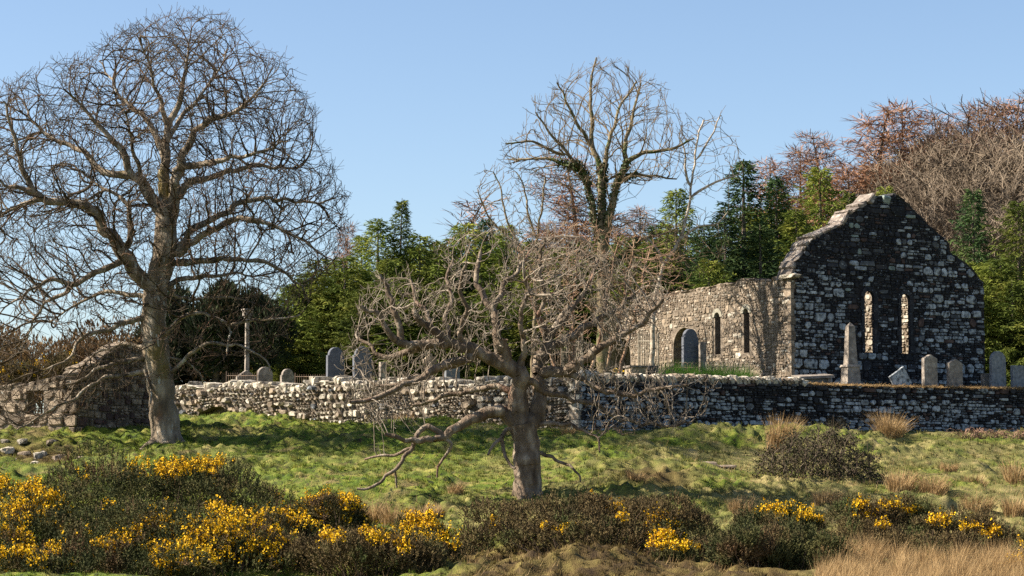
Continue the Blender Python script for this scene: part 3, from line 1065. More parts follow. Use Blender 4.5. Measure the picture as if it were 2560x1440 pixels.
class Tree:
    """nodes with a parent and a radius; limbs traced, twigs grown towards points in the crown"""
    def __init__(s, seed):
        s.P, s.par, s.r, s.pid = [], [], [], []
        s.rg = np.random.default_rng(seed)
        s.px = None

    def limb(s, pts, r0, r1, Y, dY=0.0, pid=0, step=0.16, wob=0.05, parent=None, flare=None):
        """pts in photo pixels; radii in pixels; the limb drifts dY metres in depth.
        It springs from the node of the tree nearest to its first point."""
        par = -1
        if len(s.P):
            A = np.array(s.P)
            x, y = topx(A)
            d = np.hypot(x - pts[0][0], y - pts[0][1])
            par = int(np.argmin(d))
            Y = A[par][1]
        n = len(pts)
        L = np.concatenate([[0], np.cumsum([math.hypot(pts[i + 1][0] - pts[i][0], pts[i + 1][1] - pts[i][1]) for i in range(n - 1)])])
        kx = np.linspace(0, 1, n)
        # Catmull-Rom through the pixels
        tot = L[-1] / FPX * Y
        m = max(3, int(tot / step))
        Q = []
        pp = np.array(pts, float)
        ext = np.vstack([2 * pp[0] - pp[1], pp, 2 * pp[-1] - pp[-2]])
        for k in range(m + 1):
            l = L[-1] * k / m
            i = min(n - 2, int(np.searchsorted(L, l, side='right') - 1))
            i = max(i, 0)
            f = (l - L[i]) / max(L[i + 1] - L[i], 1e-6)
            p0, p1, p2, p3 = ext[i], ext[i + 1], ext[i + 2], ext[i + 3]
            c = 0.5 * ((2 * p1) + (-p0 + p2) * f + (2 * p0 - 5 * p1 + 4 * p2 - p3) * f * f + (-p0 + 3 * p1 - 3 * p2 + p3) * f ** 3)
            g = k / m
            Q.append(at(c[0], c[1], Y + dY * (g ** 1.2)))
        Q = np.array(Q)
        nz = np.stack([vnoise(np.stack([np.arange(m + 1) * 0.55, np.full(m + 1, s.rg.random() * 99), np.zeros(m + 1)], 1), 77 + a) - 0.5 for a in range(3)], 1)
        Q = Q + nz * wob * 2 * np.minimum(1, np.arange(m + 1) / 3.0)[:, None]
        for k in range(m + 1):
            g = k / m
            rr = (r0 + (r1 - r0) * g ** 0.85) / FPX * Y
            if flare:
                rr *= 1 + flare * math.exp(-k * step / 0.28)
            if k == 0 and par >= 0:
                s.P.append(Q[0] * 0.5 + s.P[par] * 0.5)
                rr = min(rr, s.r[par])
            else:
                s.P.append(Q[k])
            s.par.append(par)
            par = len(s.P) - 1
            s.r.append(rr)
            s.pid.append(pid)
        return s

    def grow(s, A, step=0.2, di=1.6, dk=0.3, iters=160, trop=(0, 0, 0.1), jit=0.25, maxch=3, maxn=40000, minpid=None, momentum=0.35, out=None):
        rg = s.rg
        cap = len(s.P) + maxn
        P = np.zeros((cap, 3))
        n0 = n = len(s.P)
        P[:n] = np.array(s.P)
        par = list(s.par)
        dirs = np.zeros((cap, 3))
        pa = np.array(par)
        ii = np.nonzero(pa >= 0)[0]
        dirs[ii] = nrm(P[ii] - P[pa[ii]])
        nch = np.zeros(cap, int)
        can = np.ones(cap, bool)
        if minpid is not None:
            can[:n] = np.array(s.pid) >= minpid
        trop = np.array(trop)
        dist = np.full(len(A), 1e9)
        near = np.zeros(len(A), int)

        def upd(i0, i1):
            for c0 in range(i0, i1, 400):
                c1 = min(i1, c0 + 400)
                sel = np.nonzero(can[c0:c1])[0] + c0
                if not len(sel):
                    continue
                B = P[sel]
                d2 = (A ** 2).sum(1)[:, None] + (B ** 2).sum(1)[None] - 2 * A @ B.T
                j = d2.argmin(1)
                d = np.sqrt(np.maximum(d2[np.arange(len(A)), j], 0))
                m = d < dist
                dist[m] = d[m]
                near[m] = sel[j[m]]
        upd(0, n)
        for it in range(iters):
            keep = dist > dk
            A, dist, near = A[keep], dist[keep], near[keep]
            if not len(A):
                break
            va = A - P[near]
            fwd = ((va * dirs[near]).sum(1) > -0.15 * dist) | (near < n0)
            m = (dist < di) & (nch[near] < maxch) & fwd
            if not m.any():
                # reach farther once nothing is in range
                if dist.min() > di * 4:
                    break
                di *= 1.3
                continue
            acc = np.zeros((n, 3))
            np.add.at(acc, near[m], nrm(A[m] - P[near[m]]))
            src = np.unique(near[m])
            d = nrm(acc[src]) + dirs[src] * momentum + trop + (rg.random((len(src), 3)) - 0.5) * 2 * jit
            if out is not None:
                d = d + nrm(P[src] - out[0]) * out[1]
            d = nrm(d)
            new = P[src] + d * step * (0.8 + 0.4 * rg.random((len(src), 1)))
            k = min(len(new), cap - n)
            if k <= 0:
                break
            P[n:n + k] = new[:k]
            dirs[n:n + k] = d[:k]
            par += list(src[:k])
            nch[src[:k]] += 1
            upd(n, n + k)
            n += k
        s.P = list(P[:n])
        s.par = par
        s.r += [0.0] * (n - n0)
        s.pid += [-1] * (n - n0)
        return s

    def twiglets(s, n=2, length=0.25, up=0.5, seg=2, only_tips=True, spread=0.8):
        P = np.array(s.P)
        par = np.array(s.par)
        nchild = np.bincount(par[par >= 0], minlength=len(P))
        pid = np.array(s.pid)
        tips = np.nonzero((pid < 0) & ((nchild == 0) if only_tips else (nchild <= 1)))[0]
        N = len(P)
        newP, newpar = [], []
        d0 = nrm(P[tips] - P[par[tips]])
        base = N
        for k in range(n):
            d = nrm(d0 + (s.rg.random((len(tips), 3)) - 0.5) * 2 * spread + np.array([0, 0, up]) * 0.5)
            prev = tips
            pos = P[tips]
            L = length * (0.5 + s.rg.random((len(tips), 1)))
            for g in range(seg):
                pos = pos + d * L / seg
                newP.append(pos)
                newpar.append(prev)
                prev = base + np.arange(len(tips))
                base += len(tips)
                d = nrm(d + np.array([0, 0, up]) * 0.6 + (s.rg.random((len(tips), 3)) - 0.5) * 0.5)
        if newP:
            A = np.concatenate(newP)
            B = np.concatenate(newpar)
            s.P += list(A)
            s.par += [int(v) for v in B]
            s.r += [0.0] * len(A)
            s.pid += [-1] * len(A)
        return s

    def radii(s, tip=0.008, ex=2.3, mx=0.12):
        par = np.array(s.par)
        pid = np.array(s.pid)
        n = len(par)
        acc = np.zeros(n)
        r = np.array(s.r, float)
        for i in range(n - 1, -1, -1):
            if pid[i] < 0:
                rr = max(tip, acc[i] ** (1 / ex) if acc[i] > 0 else tip)
                rr = min(rr, mx)
                r[i] = rr
                if par[i] >= 0 and pid[par[i]] < 0:
                    acc[par[i]] += rr ** ex
        s.rad = r
        return s

    def order_fix(s):
        """children always after parents (needed by radii)"""
        return s

    def tubes(s, mask, kmin=3, rough=0.0, seed=0):
        """V, quads of the segments whose node is in the mask"""
        P = np.array(s.P)
        par = np.array(s.par)
        r = s.rad
        n = len(P)
        D = np.zeros((n, 3))
        ok = par >= 0
        D[ok] = nrm(P[ok] - P[par[ok]])
        if (~ok).any():
            D[~ok] = (0, 0, 1)
        # the child that continues each node: the thickest
        cont = np.full(n, -1)
        order = np.argsort(r)
        for i in order:
            if par[i] >= 0:
                cont[par[i]] = i
        pid = np.array(s.pid)
        REF = nrm(np.array([0.31, 0.93, 0.17]))
        U = nrm(np.cross(D, REF))
        W = np.cross(D, U)
        idx_ = np.nonzero(mask & ok)[0]
        Vs, Fs = [], []
        base = 0
        rm = np.maximum(r[idx_], 0)
        groups = [(0, 0.02, kmin), (0.02, 0.06, max(kmin, 5)), (0.06, 0.16, 8), (0.16, 9, 14)]
        for lo, hi, k in groups:
            sel = idx_[(rm >= lo) & (rm < hi)]
            if not len(sel):
                continue
            p = par[sel]
            main = (cont[p] == sel) & ((pid[p] == pid[sel]) | (pid[sel] < 0) & (pid[p] < 0))
            a = np.arange(k) * 2 * np.pi / k
            ca, sa = np.cos(a), np.sin(a)
            Us = np.where(main[:, None], U[p], U[sel])
            Ws = np.where(main[:, None], W[p], W[sel])
            rs = np.where(main, r[p], np.minimum(r[p], r[sel] * 1.25))
            rs = np.minimum(rs, r[sel] * 2.0)
            S = P[p][:, None] + (Us[:, None] * ca[None, :, None] + Ws[:, None] * sa[None, :, None]) * rs[:, None, None]
            E = P[sel][:, None] + (U[sel][:, None] * ca[None, :, None] + W[sel][:, None] * sa[None, :, None]) * r[sel][:, None, None]
            V = np.stack([S, E], 1).reshape(-1, 3)
            if rough and lo >= 0.06:
                c = np.stack([np.repeat(P[p][:, None], k, 1), np.repeat(P[sel][:, None], k, 1)], 1).reshape(-1, 3)
                nn = vnoise(V * np.array([4.5, 4.5, 2.0]) + seed, 55)[:, None] * 0.7 + vnoise(V * 11 + seed, 56)[:, None] * 0.3
                V = c + (V - c) * (1 + (nn - 0.5) * 2 * rough)
            m = len(sel)
            i0 = base + np.arange(m)[:, None] * 2 * k
            j = np.arange(k)[None]
            jn = (np.arange(k)[None] + 1) % k
            Fq = np.stack([i0 + j, i0 + jn, i0 + k + jn, i0 + k + j], -1).reshape(-1, 4)
            Vs.append(V)
            Fs.append(Fq)
            base += len(V)
        if not Vs:
            return None
        return np.concatenate(Vs), np.concatenate(Fs)

    def build(s, root, bark, twig, limbs=True, rough=0.12, kmin=3, names=('trunk', 'limb', 'crown'), base=None, smooth=True):
        pid = np.array(s.pid)
        for k in sorted(set(pid[pid >= 0])):
            VF = s.tubes(pid == k, kmin=6, rough=rough, seed=k)
            if VF is None:
                continue
            V, F = VF
            part(names[0] if k == 0 else names[1], root, V, F, bark, smooth, base=base)
        VF = s.tubes(pid < 0, kmin=kmin)
        if VF is not None:
            part(names[2], root, VF[0], VF[1], twig, smooth, base=base)
        return s


def cloud(poly, n, Yc, depth, seed, dens=None, pw=0.5, ellipse=None):
    """points through a crown: outline in pixels, thickness `depth` metres, thinning to the rim"""
    rg = np.random.default_rng(seed)
    P = np.array(poly, float)
    lo, hi = P.min(0), P.max(0)
    out = []
    c = P.mean(0)
    got = 0
    while got < n:
        q_ = lo + rg.random((n * 2, 2)) * (hi - lo)
        q_ = q_[in_poly(poly, q_[:, 0], q_[:, 1])]
        if dens is not None:
            q_ = q_[rg.random(len(q_)) < dens(q_[:, 0], q_[:, 1])]
        # distance to the rim, as a share of the largest
        d = np.full(len(q_), 1e9)
        for i in range(len(P)):
            a, b = P[i], P[(i + 1) % len(P)]
            e = b - a
            t = np.clip(((q_ - a) @ e) / (e @ e), 0, 1)
            d = np.minimum(d, np.hypot(*(q_ - a - t[:, None] * e).T))
        dm = 0.28 * min(hi[0] - lo[0], hi[1] - lo[1])
        k = np.clip(d / dm, 0, 1)
        hw = depth * np.sqrt(1 - (1 - k) ** 2) + 0.15
        Y = Yc + hw * (2 * rg.random(len(q_)) - 1)
        for (x, y), yy in zip(q_, Y):
            out.append(at(x, y, yy))
        got = len(out)
    return np.array(out[:n])


def root_at(px, py, Y, name, label, cat='tree', group=None):
    p = at(px, py, Y)
    return thing(name, (p[0], p[1], gz(p[0], p[1])), label, cat, group)


# ---- the great sycamore at the left
YB = 72.0
T = Tree(101)
T.limb([(418, 1130), (414, 1090), (410, 1040), (404, 985), (396, 930), (390, 870), (386, 810), (388, 750), (396, 700), (404, 655), (412, 610), (416, 560), (420, 520)], 35, 28, YB, 0, 0, step=0.12, wob=0.03, flare=0.75)
BIG = [
    ([(424, 560), (412, 500), (409, 451), (415, 384), (420, 316), (440, 271), (456, 217), (469, 149), (476, 100)], 22, 3, 0.3),
    ([(430, 540), (437, 497), (446, 433), (458, 388), (487, 334), (524, 302), (578, 280), (632, 244), (665, 205)], 20, 3, -1.2),
    ([(408, 540), (379, 496), (357, 456), (325, 438), (316, 406), (307, 375), (280, 352), (253, 325), (226, 289), (194, 253), (160, 225)], 20, 3, -1.0),
    ([(394, 715), (355, 699), (325, 655), (300, 622), (280, 592), (253, 564), (235, 528), (181, 508), (117, 501), (86, 478), (68, 442), (50, 397), (27, 316), (9, 253)], 25, 4, -2.0),
    ([(86, 480), (45, 472), (0, 455), (-40, 420)], 9, 3, -0.5),
    ([(100, 495), (62, 512), (20, 530), (-30, 560)], 9, 3, 0.7),
    ([(305, 628), (325, 600), (323, 542), (318, 505), (290, 486), (255, 470), (220, 440)], 12, 3, 1.5),
    ([(325, 438), (271, 433), (235, 406), (199, 375), (149, 352), (117, 334), (80, 300), (50, 250)], 13, 3, 1.5),
    ([(440, 640), (474, 582), (519, 555), (569, 528), (605, 505), (654, 496), (722, 501), (790, 510), (840, 500)], 14, 3, 1.2),
    ([(440, 645), (487, 600), (542, 569), (596, 546), (654, 555), (713, 582), (767, 605), (810, 640)], 13, 3, -1.5),
    ([(425, 660), (443, 655), (497, 652), (565, 650), (649, 653), (707, 676), (745, 711), (770, 750)], 12, 3, 1.0),
    ([(405, 722), (430, 712), (458, 699), (508, 690), (554, 686), (596, 682), (640, 690)], 10, 3, 2.0),
    ([(445, 500), (469, 455), (515, 447), (560, 433), (632, 411), (690, 420), (750, 415)], 13, 3, 0.9),
    ([(430, 430), (450, 418), (496, 411), (551, 402), (605, 388), (654, 379), (720, 352)], 12, 3, -1.9),
    ([(410, 400), (406, 370), (379, 316), (334, 271), (307, 244), (270, 190), (255, 160)], 12, 3, 1.6),
    ([(420, 320), (404, 262), (384, 205), (362, 140), (350, 95)], 9, 2.5, -1.6),
    ([(420, 350), (450, 300), (500, 240), (545, 180), (570, 120)], 9, 2.5, 1.8),
    ([(357, 456), (340, 400), (330, 350), (318, 300), (290, 240)], 8, 2.5, -1.8),
    ([(320, 655), (306, 653), (267, 669), (229, 688), (183, 711), (153, 703), (122, 703), (92, 718), (57, 741), (10, 770)], 12, 3, -1.6),
    ([(183, 711), (160, 735), (128, 748), (100, 775), (75, 820), (60, 860)], 7, 2.5, 0.6),
    ([(385, 860), (382, 852), (420, 825), (455, 791), (493, 783), (535, 791), (569, 814), (573, 844), (566, 880)], 9, 3, -1.6),
    ([(400, 950), (430, 925), (458, 905), (489, 875), (516, 860), (554, 864), (611, 867), (649, 886), (680, 925)], 8, 3, -1.2),
    ([(388, 885), (355, 890), (317, 898), (283, 913), (244, 925), (200, 950), (160, 960)], 10, 3, -0.9),
    ([(395, 930), (350, 930), (300, 938), (244, 951), (191, 993), (145, 1012), (95, 1045), (42, 1075)], 8, 3, -2.0),
    ([(386, 800), (375, 792), (320, 805), (275, 821), (229, 829), (198, 852), (183, 882), (145, 913), (100, 925)], 10, 3, -1.3),
    ([(388, 870), (344, 863), (298, 863), (252, 880), (215, 905)], 7, 2.5, 1.2),
    ([(392, 890), (362, 920), (370, 951), (378, 982), (376, 1010)], 6, 4, -0.7),
    ([(569, 814), (630, 802), (687, 795), (745, 787)], 6, 2.5, 0.5),
    ([(388, 770), (360, 740), (320, 735), (270, 728), (225, 745), (170, 775), (120, 800)], 9, 2.5, 1.2),
    ([(398, 690), (430, 730), (470, 750), (520, 745), (580, 745), (640, 760)], 7, 2.5, 1.6),
    ([(392, 900), (430, 895), (470, 905), (500, 935), (505, 960)], 5, 3, 0.8),
]
for i, (pts, r0, r1, dY) in enumerate(BIG):
    T.limb(pts, r0 * 0.86, r1 * 0.7, YB, dY, i + 1, step=0.15, wob=0.07)
for i, pts in enumerate(([(405, 1088), (378, 1112), (352, 1128)], [(425, 1090), (458, 1112), (492, 1126)], [(412, 1095), (404, 1122), (398, 1136)], [(420, 1095), (436, 1122), (444, 1136)])):
    T.limb(pts, 22, 6, YB, (-0.7, -0.3, -1.0, -0.9)[i], 60 + i, step=0.1, wob=0.03)
big_poly = [(0, 235), (60, 200), (170, 160), (240, 145), (280, 105), (340, 70), (430, 50), (520, 48), (580, 70), (612, 115), (690, 150), (722, 182), (742, 240), (785, 290), (792, 360), (830, 450), (858, 500),
            (850, 560), (870, 600), (835, 645), (800, 700), (755, 760), (735, 810), (700, 860), (640, 905), (560, 890), (480, 950), (420, 950), (350, 950), (250, 1000), (130, 1060), (-40, 1070), (-110, 900), (-140, 600), (-70, 350)]
A = cloud(big_poly, 15500, YB, 4.6, 5, dens=lambda x, y: np.where(y > 760, 0.42, np.where(y > 640, 0.62, 1.0)) * (0.25 + 0.75 * sstep(0.28, 0.5, vnoise(np.stack([x / 40.0, y / 40.0, 0 * x], 1), 4))))
T.grow(A, step=0.17, di=1.1, dk=0.17, iters=150, trop=(0, 0, 0.06), jit=0.24, maxn=30000, momentum=0.7, out=(at(405, 720, YB), 0.6))
T.twiglets(n=2, length=0.36, up=0.40, seg=2, spread=0.6)
T.radii(tip=0.0058, ex=2.2, mx=0.055)
big = root_at(416, 1112, YB, 'sycamore_tree', 'tall bare sycamore with broad domed crown beside the cottage ruin')
T.build(big, M['bark_big'], M['twig_big'], rough=0.26)

# ---- the gnarled tree in the middle
YM = 60.0
T = Tree(202)
T.limb([(1317, 1262), (1318, 1225), (1318, 1180), (1317, 1130), (1314, 1090), (1308, 1058)], 35, 32, YM, 0, 0, step=0.09, wob=0.03, flare=0.45)
MID = [
    ([(1306, 1070), (1295, 1020), (1295, 975), (1303, 942), (1280, 922), (1245, 905), (1205, 888), (1165, 870), (1125, 855), (1080, 825), (1050, 800), (1035, 775)], 25, 6, -0.8),
    ([(1256, 912), (1262, 888), (1252, 862), (1250, 845)], 15, 15, -0.2),
    ([(1325, 1065), (1345, 1030), (1350, 1000), (1342, 930), (1346, 898), (1372, 858), (1396, 808), (1420, 760)], 20, 5, 0.8),
    ([(1300, 945), (1330, 955), (1358, 977), (1400, 985), (1440, 1000)], 10, 4, 0.7),
    ([(1342, 935), (1372, 930), (1405, 930), (1432, 920), (1480, 885), (1530, 855), (1580, 825), (1620, 790), (1655, 750)], 14, 4, -1.0),
    ([(1345, 910), (1362, 875), (1392, 860), (1445, 830), (1495, 800), (1540, 772), (1590, 735)], 12, 4, 1.0),
    ([(1250, 895), (1245, 840), (1235, 785), (1215, 755), (1195, 715), (1190, 675), (1200, 630)], 13, 4, 1.2),
    ([(1235, 765), (1260, 712), (1285, 690), (1312, 655), (1330, 620)], 8, 3, 0.8),
    ([(1130, 857), (1060, 862), (1005, 860), (970, 825), (950, 790), (905, 768)], 12, 4, -0.9),
    ([(1190, 885), (1150, 905), (1105, 910), (1060, 940), (1010, 960), (965, 985), (920, 1000), (880, 1003)], 11, 4, -1.4),
    ([(1180, 878), (1140, 912), (1080, 922), (1030, 950), (980, 965), (930, 955)], 8, 3, 0.9),
    ([(1060, 862), (1030, 875), (980, 890), (940, 880), (897, 842)], 9, 3, 0.8),
    ([(1005, 860), (992, 810), (980, 760), (965, 710), (945, 692)], 9, 4, -0.2),
    ([(1080, 828), (1065, 780), (1040, 750), (1030, 705)], 7, 3, 0.7),
    ([(1125, 855), (1115, 800), (1130, 750), (1120, 700), (1135, 650)], 7, 3, 0.9),
    ([(1165, 868), (1150, 820), (1165, 770), (1150, 715), (1165, 660)], 7, 3, -0.9),
    ([(1290, 1062), (1262, 1030), (1255, 1024), (1220, 1030), (1180, 1045), (1140, 1070), (1100, 1095), (1050, 1100), (1005, 1098), (960, 1085)], 17, 4, -1.2),
    ([(1110, 1090), (1068, 1065), (1040, 1090), (1028, 1118), (1000, 1155), (980, 1182), (925, 1220), (893, 1222)], 7, 2.5, -0.5),
    ([(1028, 1118), (995, 1135), (950, 1140), (915, 1150)], 4.5, 2, 0.3),
    ([(1000, 1155), (988, 1180), (992, 1215)], 3.5, 2, 0.2),
    ([(1105, 1095), (1126, 1110), (1106, 1145), (1092, 1190)], 5, 2, 0.3),
    ([(1295, 1075), (1262, 1078), (1260, 1135), (1286, 1172)], 6, 3, -0.6),
    ([(1262, 1090), (1235, 1110), (1222, 1140)], 5, 2.5, -0.3),
    ([(1345, 1130), (1400, 1150), (1436, 1175), (1450, 1205)], 5, 2, -0.6),
    ([(1335, 1060), (1405, 1060), (1445, 1070), (1490, 1095), (1500, 1135)], 6, 2, -0.8),
    ([(1405, 932), (1445, 945), (1520, 978), (1580, 985), (1650, 975), (1720, 960)], 8, 2.5, -1.2),
    ([(1440, 1000), (1490, 1010), (1560, 1050), (1640, 1062), (1720, 1058)], 6, 2, 0.5),
    ([(1395, 812), (1440, 760), (1475, 700), (1500, 650)], 7, 3, 0.9),
    ([(1372, 858), (1350, 790), (1362, 730), (1345, 670), (1360, 610)], 8, 3, -0.9),
    ([(1300, 920), (1310, 860), (1300, 800), (1320, 740), (1310, 690)], 8, 3, -1.0),
    ([(1295, 985), (1240, 965), (1190, 975), (1130, 985), (1080, 1000), (1030, 1020)], 8, 3, 1.1),
]
for i, (pts, r0, r1, dY) in enumerate(MID):
    T.limb(pts, r0 * 1.15, r1 * 1.25, YM, dY, i + 1, step=0.10, wob=0.06)
mid_poly = [(885, 770), (940, 690), (1000, 690), (1060, 630), (1130, 600), (1190, 585), (1250, 570), (1330, 590), (1400, 570), (1470, 610), (1550, 650), (1640, 690), (1680, 740), (1650, 800), (1640, 880), (1700, 940),
            (1790, 960), (1760, 1050), (1660, 1075), (1560, 1085), (1480, 1080), (1420, 980), (1330, 900), (1290, 880), (1180, 930), (1130, 1010), (1020, 1060), (940, 1080), (880, 1020), (850, 900), (880, 830)]
A = cloud(mid_poly, 6800, YM, 2.4, 15, dens=lambda x, y: np.where(y > 900, 0.55, np.where(x > 1300, 1.0, 0.7)) * sstep(0.25, 0.45, vnoise(np.stack([x / 50.0, y / 50.0, 0 * x], 1), 14)))
T.grow(A, step=0.13, di=0.9, dk=0.17, iters=120, trop=(0, 0, 0.38), jit=0.26, maxn=16000, momentum=0.5)
T.twiglets(n=2, length=0.22, up=0.9, seg=2, spread=0.7)
T.radii(tip=0.0062, ex=2.1, mx=0.05)
midt = root_at(1317, 1245, YM, 'gnarled_tree', 'gnarled bare tree with twisted pale limbs and broken stub in mid slope')
T.build(midt, M['bark_mid'], M['twig_mid'], rough=0.26)

# ---- ash with ivy, behind the wall
YA = 83.0
T = Tree(303)
T.limb([(1510, 965), (1508, 880), (1507, 800), (1506, 720), (1508, 650), (1506, 600)], 17, 14, YA, 0, 0, wob=0.03)
ASH = [
    ([(1508, 610), (1504, 570), (1504, 495), (1500, 412), (1483, 370), (1479, 287), (1475, 224), (1492, 145)], 13, 2, 0.5),
    ([(1510, 620), (1517, 570), (1533, 495), (1550, 445), (1567, 407), (1600, 387), (1642, 378), (1683, 370), (1735, 345)], 13, 2, -1.2),
    ([(1567, 407), (1562, 362), (1571, 332), (1585, 280), (1602, 210)], 7, 2, 0.6),
    ([(1506, 620), (1492, 570), (1479, 495), (1458, 432), (1421, 387), (1383, 341), (1340, 280)], 10, 2, -1.0),
    ([(1460, 432), (1408, 412), (1367, 395), (1317, 395), (1272, 400)], 6, 1.8, 0.6),
    ([(1421, 387), (1380, 380), (1330, 355), (1265, 362)], 5, 1.8, -0.6),
    ([(1506, 520), (1508, 474), (1517, 370), (1533, 320), (1550, 266), (1592, 203)], 9, 2, 1.3),
    ([(1483, 372), (1450, 320), (1421, 266), (1395, 205)], 6, 2, -0.8),
    ([(1550, 450), (1590, 440), (1640, 440), (1690, 450)], 5, 1.8, 1.0),
    ([(1507, 700), (1470, 640), (1420, 610), (1370, 600), (1330, 615)], 7, 2, -1.4),
    ([(1508, 690), (1560, 640), (1600, 600), (1650, 590), (1690, 570)], 7, 2, 1.2),
]
for i, (pts, r0, r1, dY) in enumerate(ASH):
    T.limb(pts, r0, r1, YA, dY, i + 1, step=0.18, wob=0.05)
ash_poly = [(1290, 370), (1345, 275), (1405, 235), (1460, 205), (1500, 180), (1575, 205), (1635, 225), (1670, 270), (1680, 320), (1715, 370), (1690, 430), (1620, 470), (1570, 500), (1440, 500), (1350, 460), (1270, 430)]
A = cloud(ash_poly, 1500, YA, 3.4, 25)
A = np.vstack([A, cloud([(1300, 560), (1450, 520), (1700, 540), (1720, 660), (1600, 720), (1400, 720), (1310, 660)], 420, YA, 2.5, 26)])
T.grow(A, step=0.24, di=1.5, dk=0.34, iters=90, trop=(0, 0, 0.12), jit=0.12, maxn=8000, momentum=0.8, out=(at(1505, 600, YA), 0.7))
T.twiglets(n=3, length=0.34, up=0.5, seg=2, spread=0.6)
T.radii(tip=0.0062, ex=2.3, mx=0.05)
ash = root_at(1510, 960, YA, 'ash_tree', 'bare ash with ivy-clad forked stems rising behind the gnarled tree')
T.build(ash, M['bark_ash'], M['twig_ash'], rough=0.12)
# ivy leaves on the stems
P = np.array(T.P)
pidA = np.array(T.pid)
pxA, pyA = topx(P)
sel = np.nonzero((pidA >= 0) & (pyA > 405) & (pyA < 960) & (T.rad > 0.055))[0]
rg = np.random.default_rng(3)
n_ = 7000
c = P[rg.choice(sel, n_)]
rr = T.rad[rg.choice(sel, n_)]
o = nrm(rg.normal(size=(n_, 3)))
c = c + o * (np.minimum(rr, 0.14) + 0.05 * rg.random(n_))[:, None]
a = nrm(rg.normal(size=(n_, 3)))
b = nrm(np.cross(a, o))
s_ = (0.035 + 0.035 * rg.random(n_))[:, None]
V = np.stack([c - a * s_, c + b * s_ * 0.8, c + a * s_, c - b * s_ * 0.8], 1).reshape(-1, 3)
part('ivy', ash, V, np.arange(n_ * 4).reshape(-1, 4), M['ivy'])

# ---- leaning birch by the chapel, slender tree left of the ash, scrub behind
YW = 82.7
T = Tree(404)
T.limb([(1628, 960), (1632, 860), (1636, 760), (1654, 678), (1692, 612), (1712, 562), (1727, 495), (1727, 466), (1737, 412), (1742, 353), (1760, 300)], 7, 2, YW, 0, 0, wob=0.03)
for i, (pts, r0, r1, dY) in enumerate([
        ([(1727, 492), (1760, 470), (1800, 450), (1855, 435)], 4, 1.5, 0.4),
        ([(1727, 470), (1712, 430), (1716, 390), (1700, 340)], 4, 1.5, -0.4),
        ([(1742, 400), (1780, 340), (1800, 285)], 3, 1.5, 0.4),
        ([(1660, 670), (1640, 620), (1600, 575), (1608, 540)], 4, 1.5, 0.3),
        ([(1700, 600), (1740, 570), (1790, 560), (1820, 530)], 3, 1.5, -0.5)]):
    T.limb(pts, r0, r1, YW, dY, i + 1, wob=0.04)
A = cloud([(1690, 300), (1760, 290), (1800, 280), (1860, 370), (1850, 440), (1780, 500), (1700, 480)], 420, YW, 1.8, 35)
A = np.vstack([A, cloud([(1580, 560), (1640, 540), (1820, 520), (1830, 620), (1760, 700), (1640, 700)], 200, YW, 1.6, 36)])
T.grow(A, step=0.22, di=1.4, dk=0.34, iters=60, trop=(0, 0, 0.12), jit=0.2, maxn=2600)
T.twiglets(n=2, length=0.32, up=0.3, seg=2)
T.radii(tip=0.0075, ex=2.3, mx=0.035)
birch = root_at(1628, 955, YW, 'birch_tree', 'slim pale birch leaning right in front of the dark spruces')
T.build(birch, M['bark_birch'], M['twig_ash'], rough=0.06)

YS = 86.0
T = Tree(505)
T.limb([(1330, 965), (1335, 850), (1338, 720), (1342, 590), (1354, 520), (1362, 445)], 7, 2, YS, 0, 0, wob=0.04)
for i, (pts, r0, r1, dY) in enumerate([
        ([(1338, 700), (1300, 620), (1265, 540), (1250, 470), (1235, 430)], 5, 1.5, 0.5),
        ([(1300, 620), (1260, 580), (1220, 540), (1195, 480)], 4, 1.5, -0.5),
        ([(1342, 600), (1320, 530), (1310, 470), (1290, 430)], 4, 1.5, 0.6)]):
    T.limb(pts, r0, r1, YS, dY, i + 1, wob=0.04)
A = cloud([(1185, 450), (1215, 420), (1310, 420), (1370, 440), (1370, 520), (1320, 600), (1230, 590), (1190, 520)], 520, YS, 2.0, 45)
T.grow(A, step=0.22, di=1.4, dk=0.34, iters=60, trop=(0, 0, 0.14), jit=0.2, maxn=2600)
T.twiglets(n=2, length=0.32, up=0.5, seg=2)
T.radii(tip=0.008, ex=2.3, mx=0.035)
slim = root_at(1330, 960, YS, 'slender_tree', 'slender bare tree with thin spreading crown left of the ash')
T.build(slim, M['bark_ash'], M['twig_ash'], rough=0.06)

YH = 77.6
T = Tree(606)
for i, (px, dx) in enumerate(((1400, -90), (1440, -20), (1470, 60), (1510, 60), (1420, 20), (1540, 70))):
    pts = [(px, 965), (px + dx * 0.3, 880), (px + dx * 0.7, 780), (px + dx, 680), (px + dx * 1.2, 620)]
    if i == 0:
        T.limb(pts, 5, 2, YH, 0.3, 0, wob=0.06)
    else:
        T.P.append(at(px, 968, YH + 0.2 * i)); T.par.append(-1); T.r.append(0.06); T.pid.append(i)
        T.limb(pts, 5, 2, YH, 0.8 * (i % 3 - 1), i, wob=0.06)
A = cloud([(1290, 600), (1400, 560), (1560, 560), (1700, 620), (1720, 720), (1640, 800), (1560, 860), (1380, 860), (1300, 760)], 2500, YH + 0.2, 1.7, 55)
T.grow(A, step=0.16, di=1.2, dk=0.24, iters=80, trop=(0, 0, 0.06), jit=0.4, maxn=6500)
T.twiglets(n=2, length=0.26, up=0.3, seg=2)
T.radii(tip=0.008, ex=2.3, mx=0.03)
scrub = root_at(1460, 960, YH, 'hazel_thicket', 'brown twiggy thicket behind the crown of the gnarled tree', 'shrub')
T.build(scrub, M['twig_brown'], M['twig_brown'], rough=0.0, names=('stem', 'stem', 'twigs'))

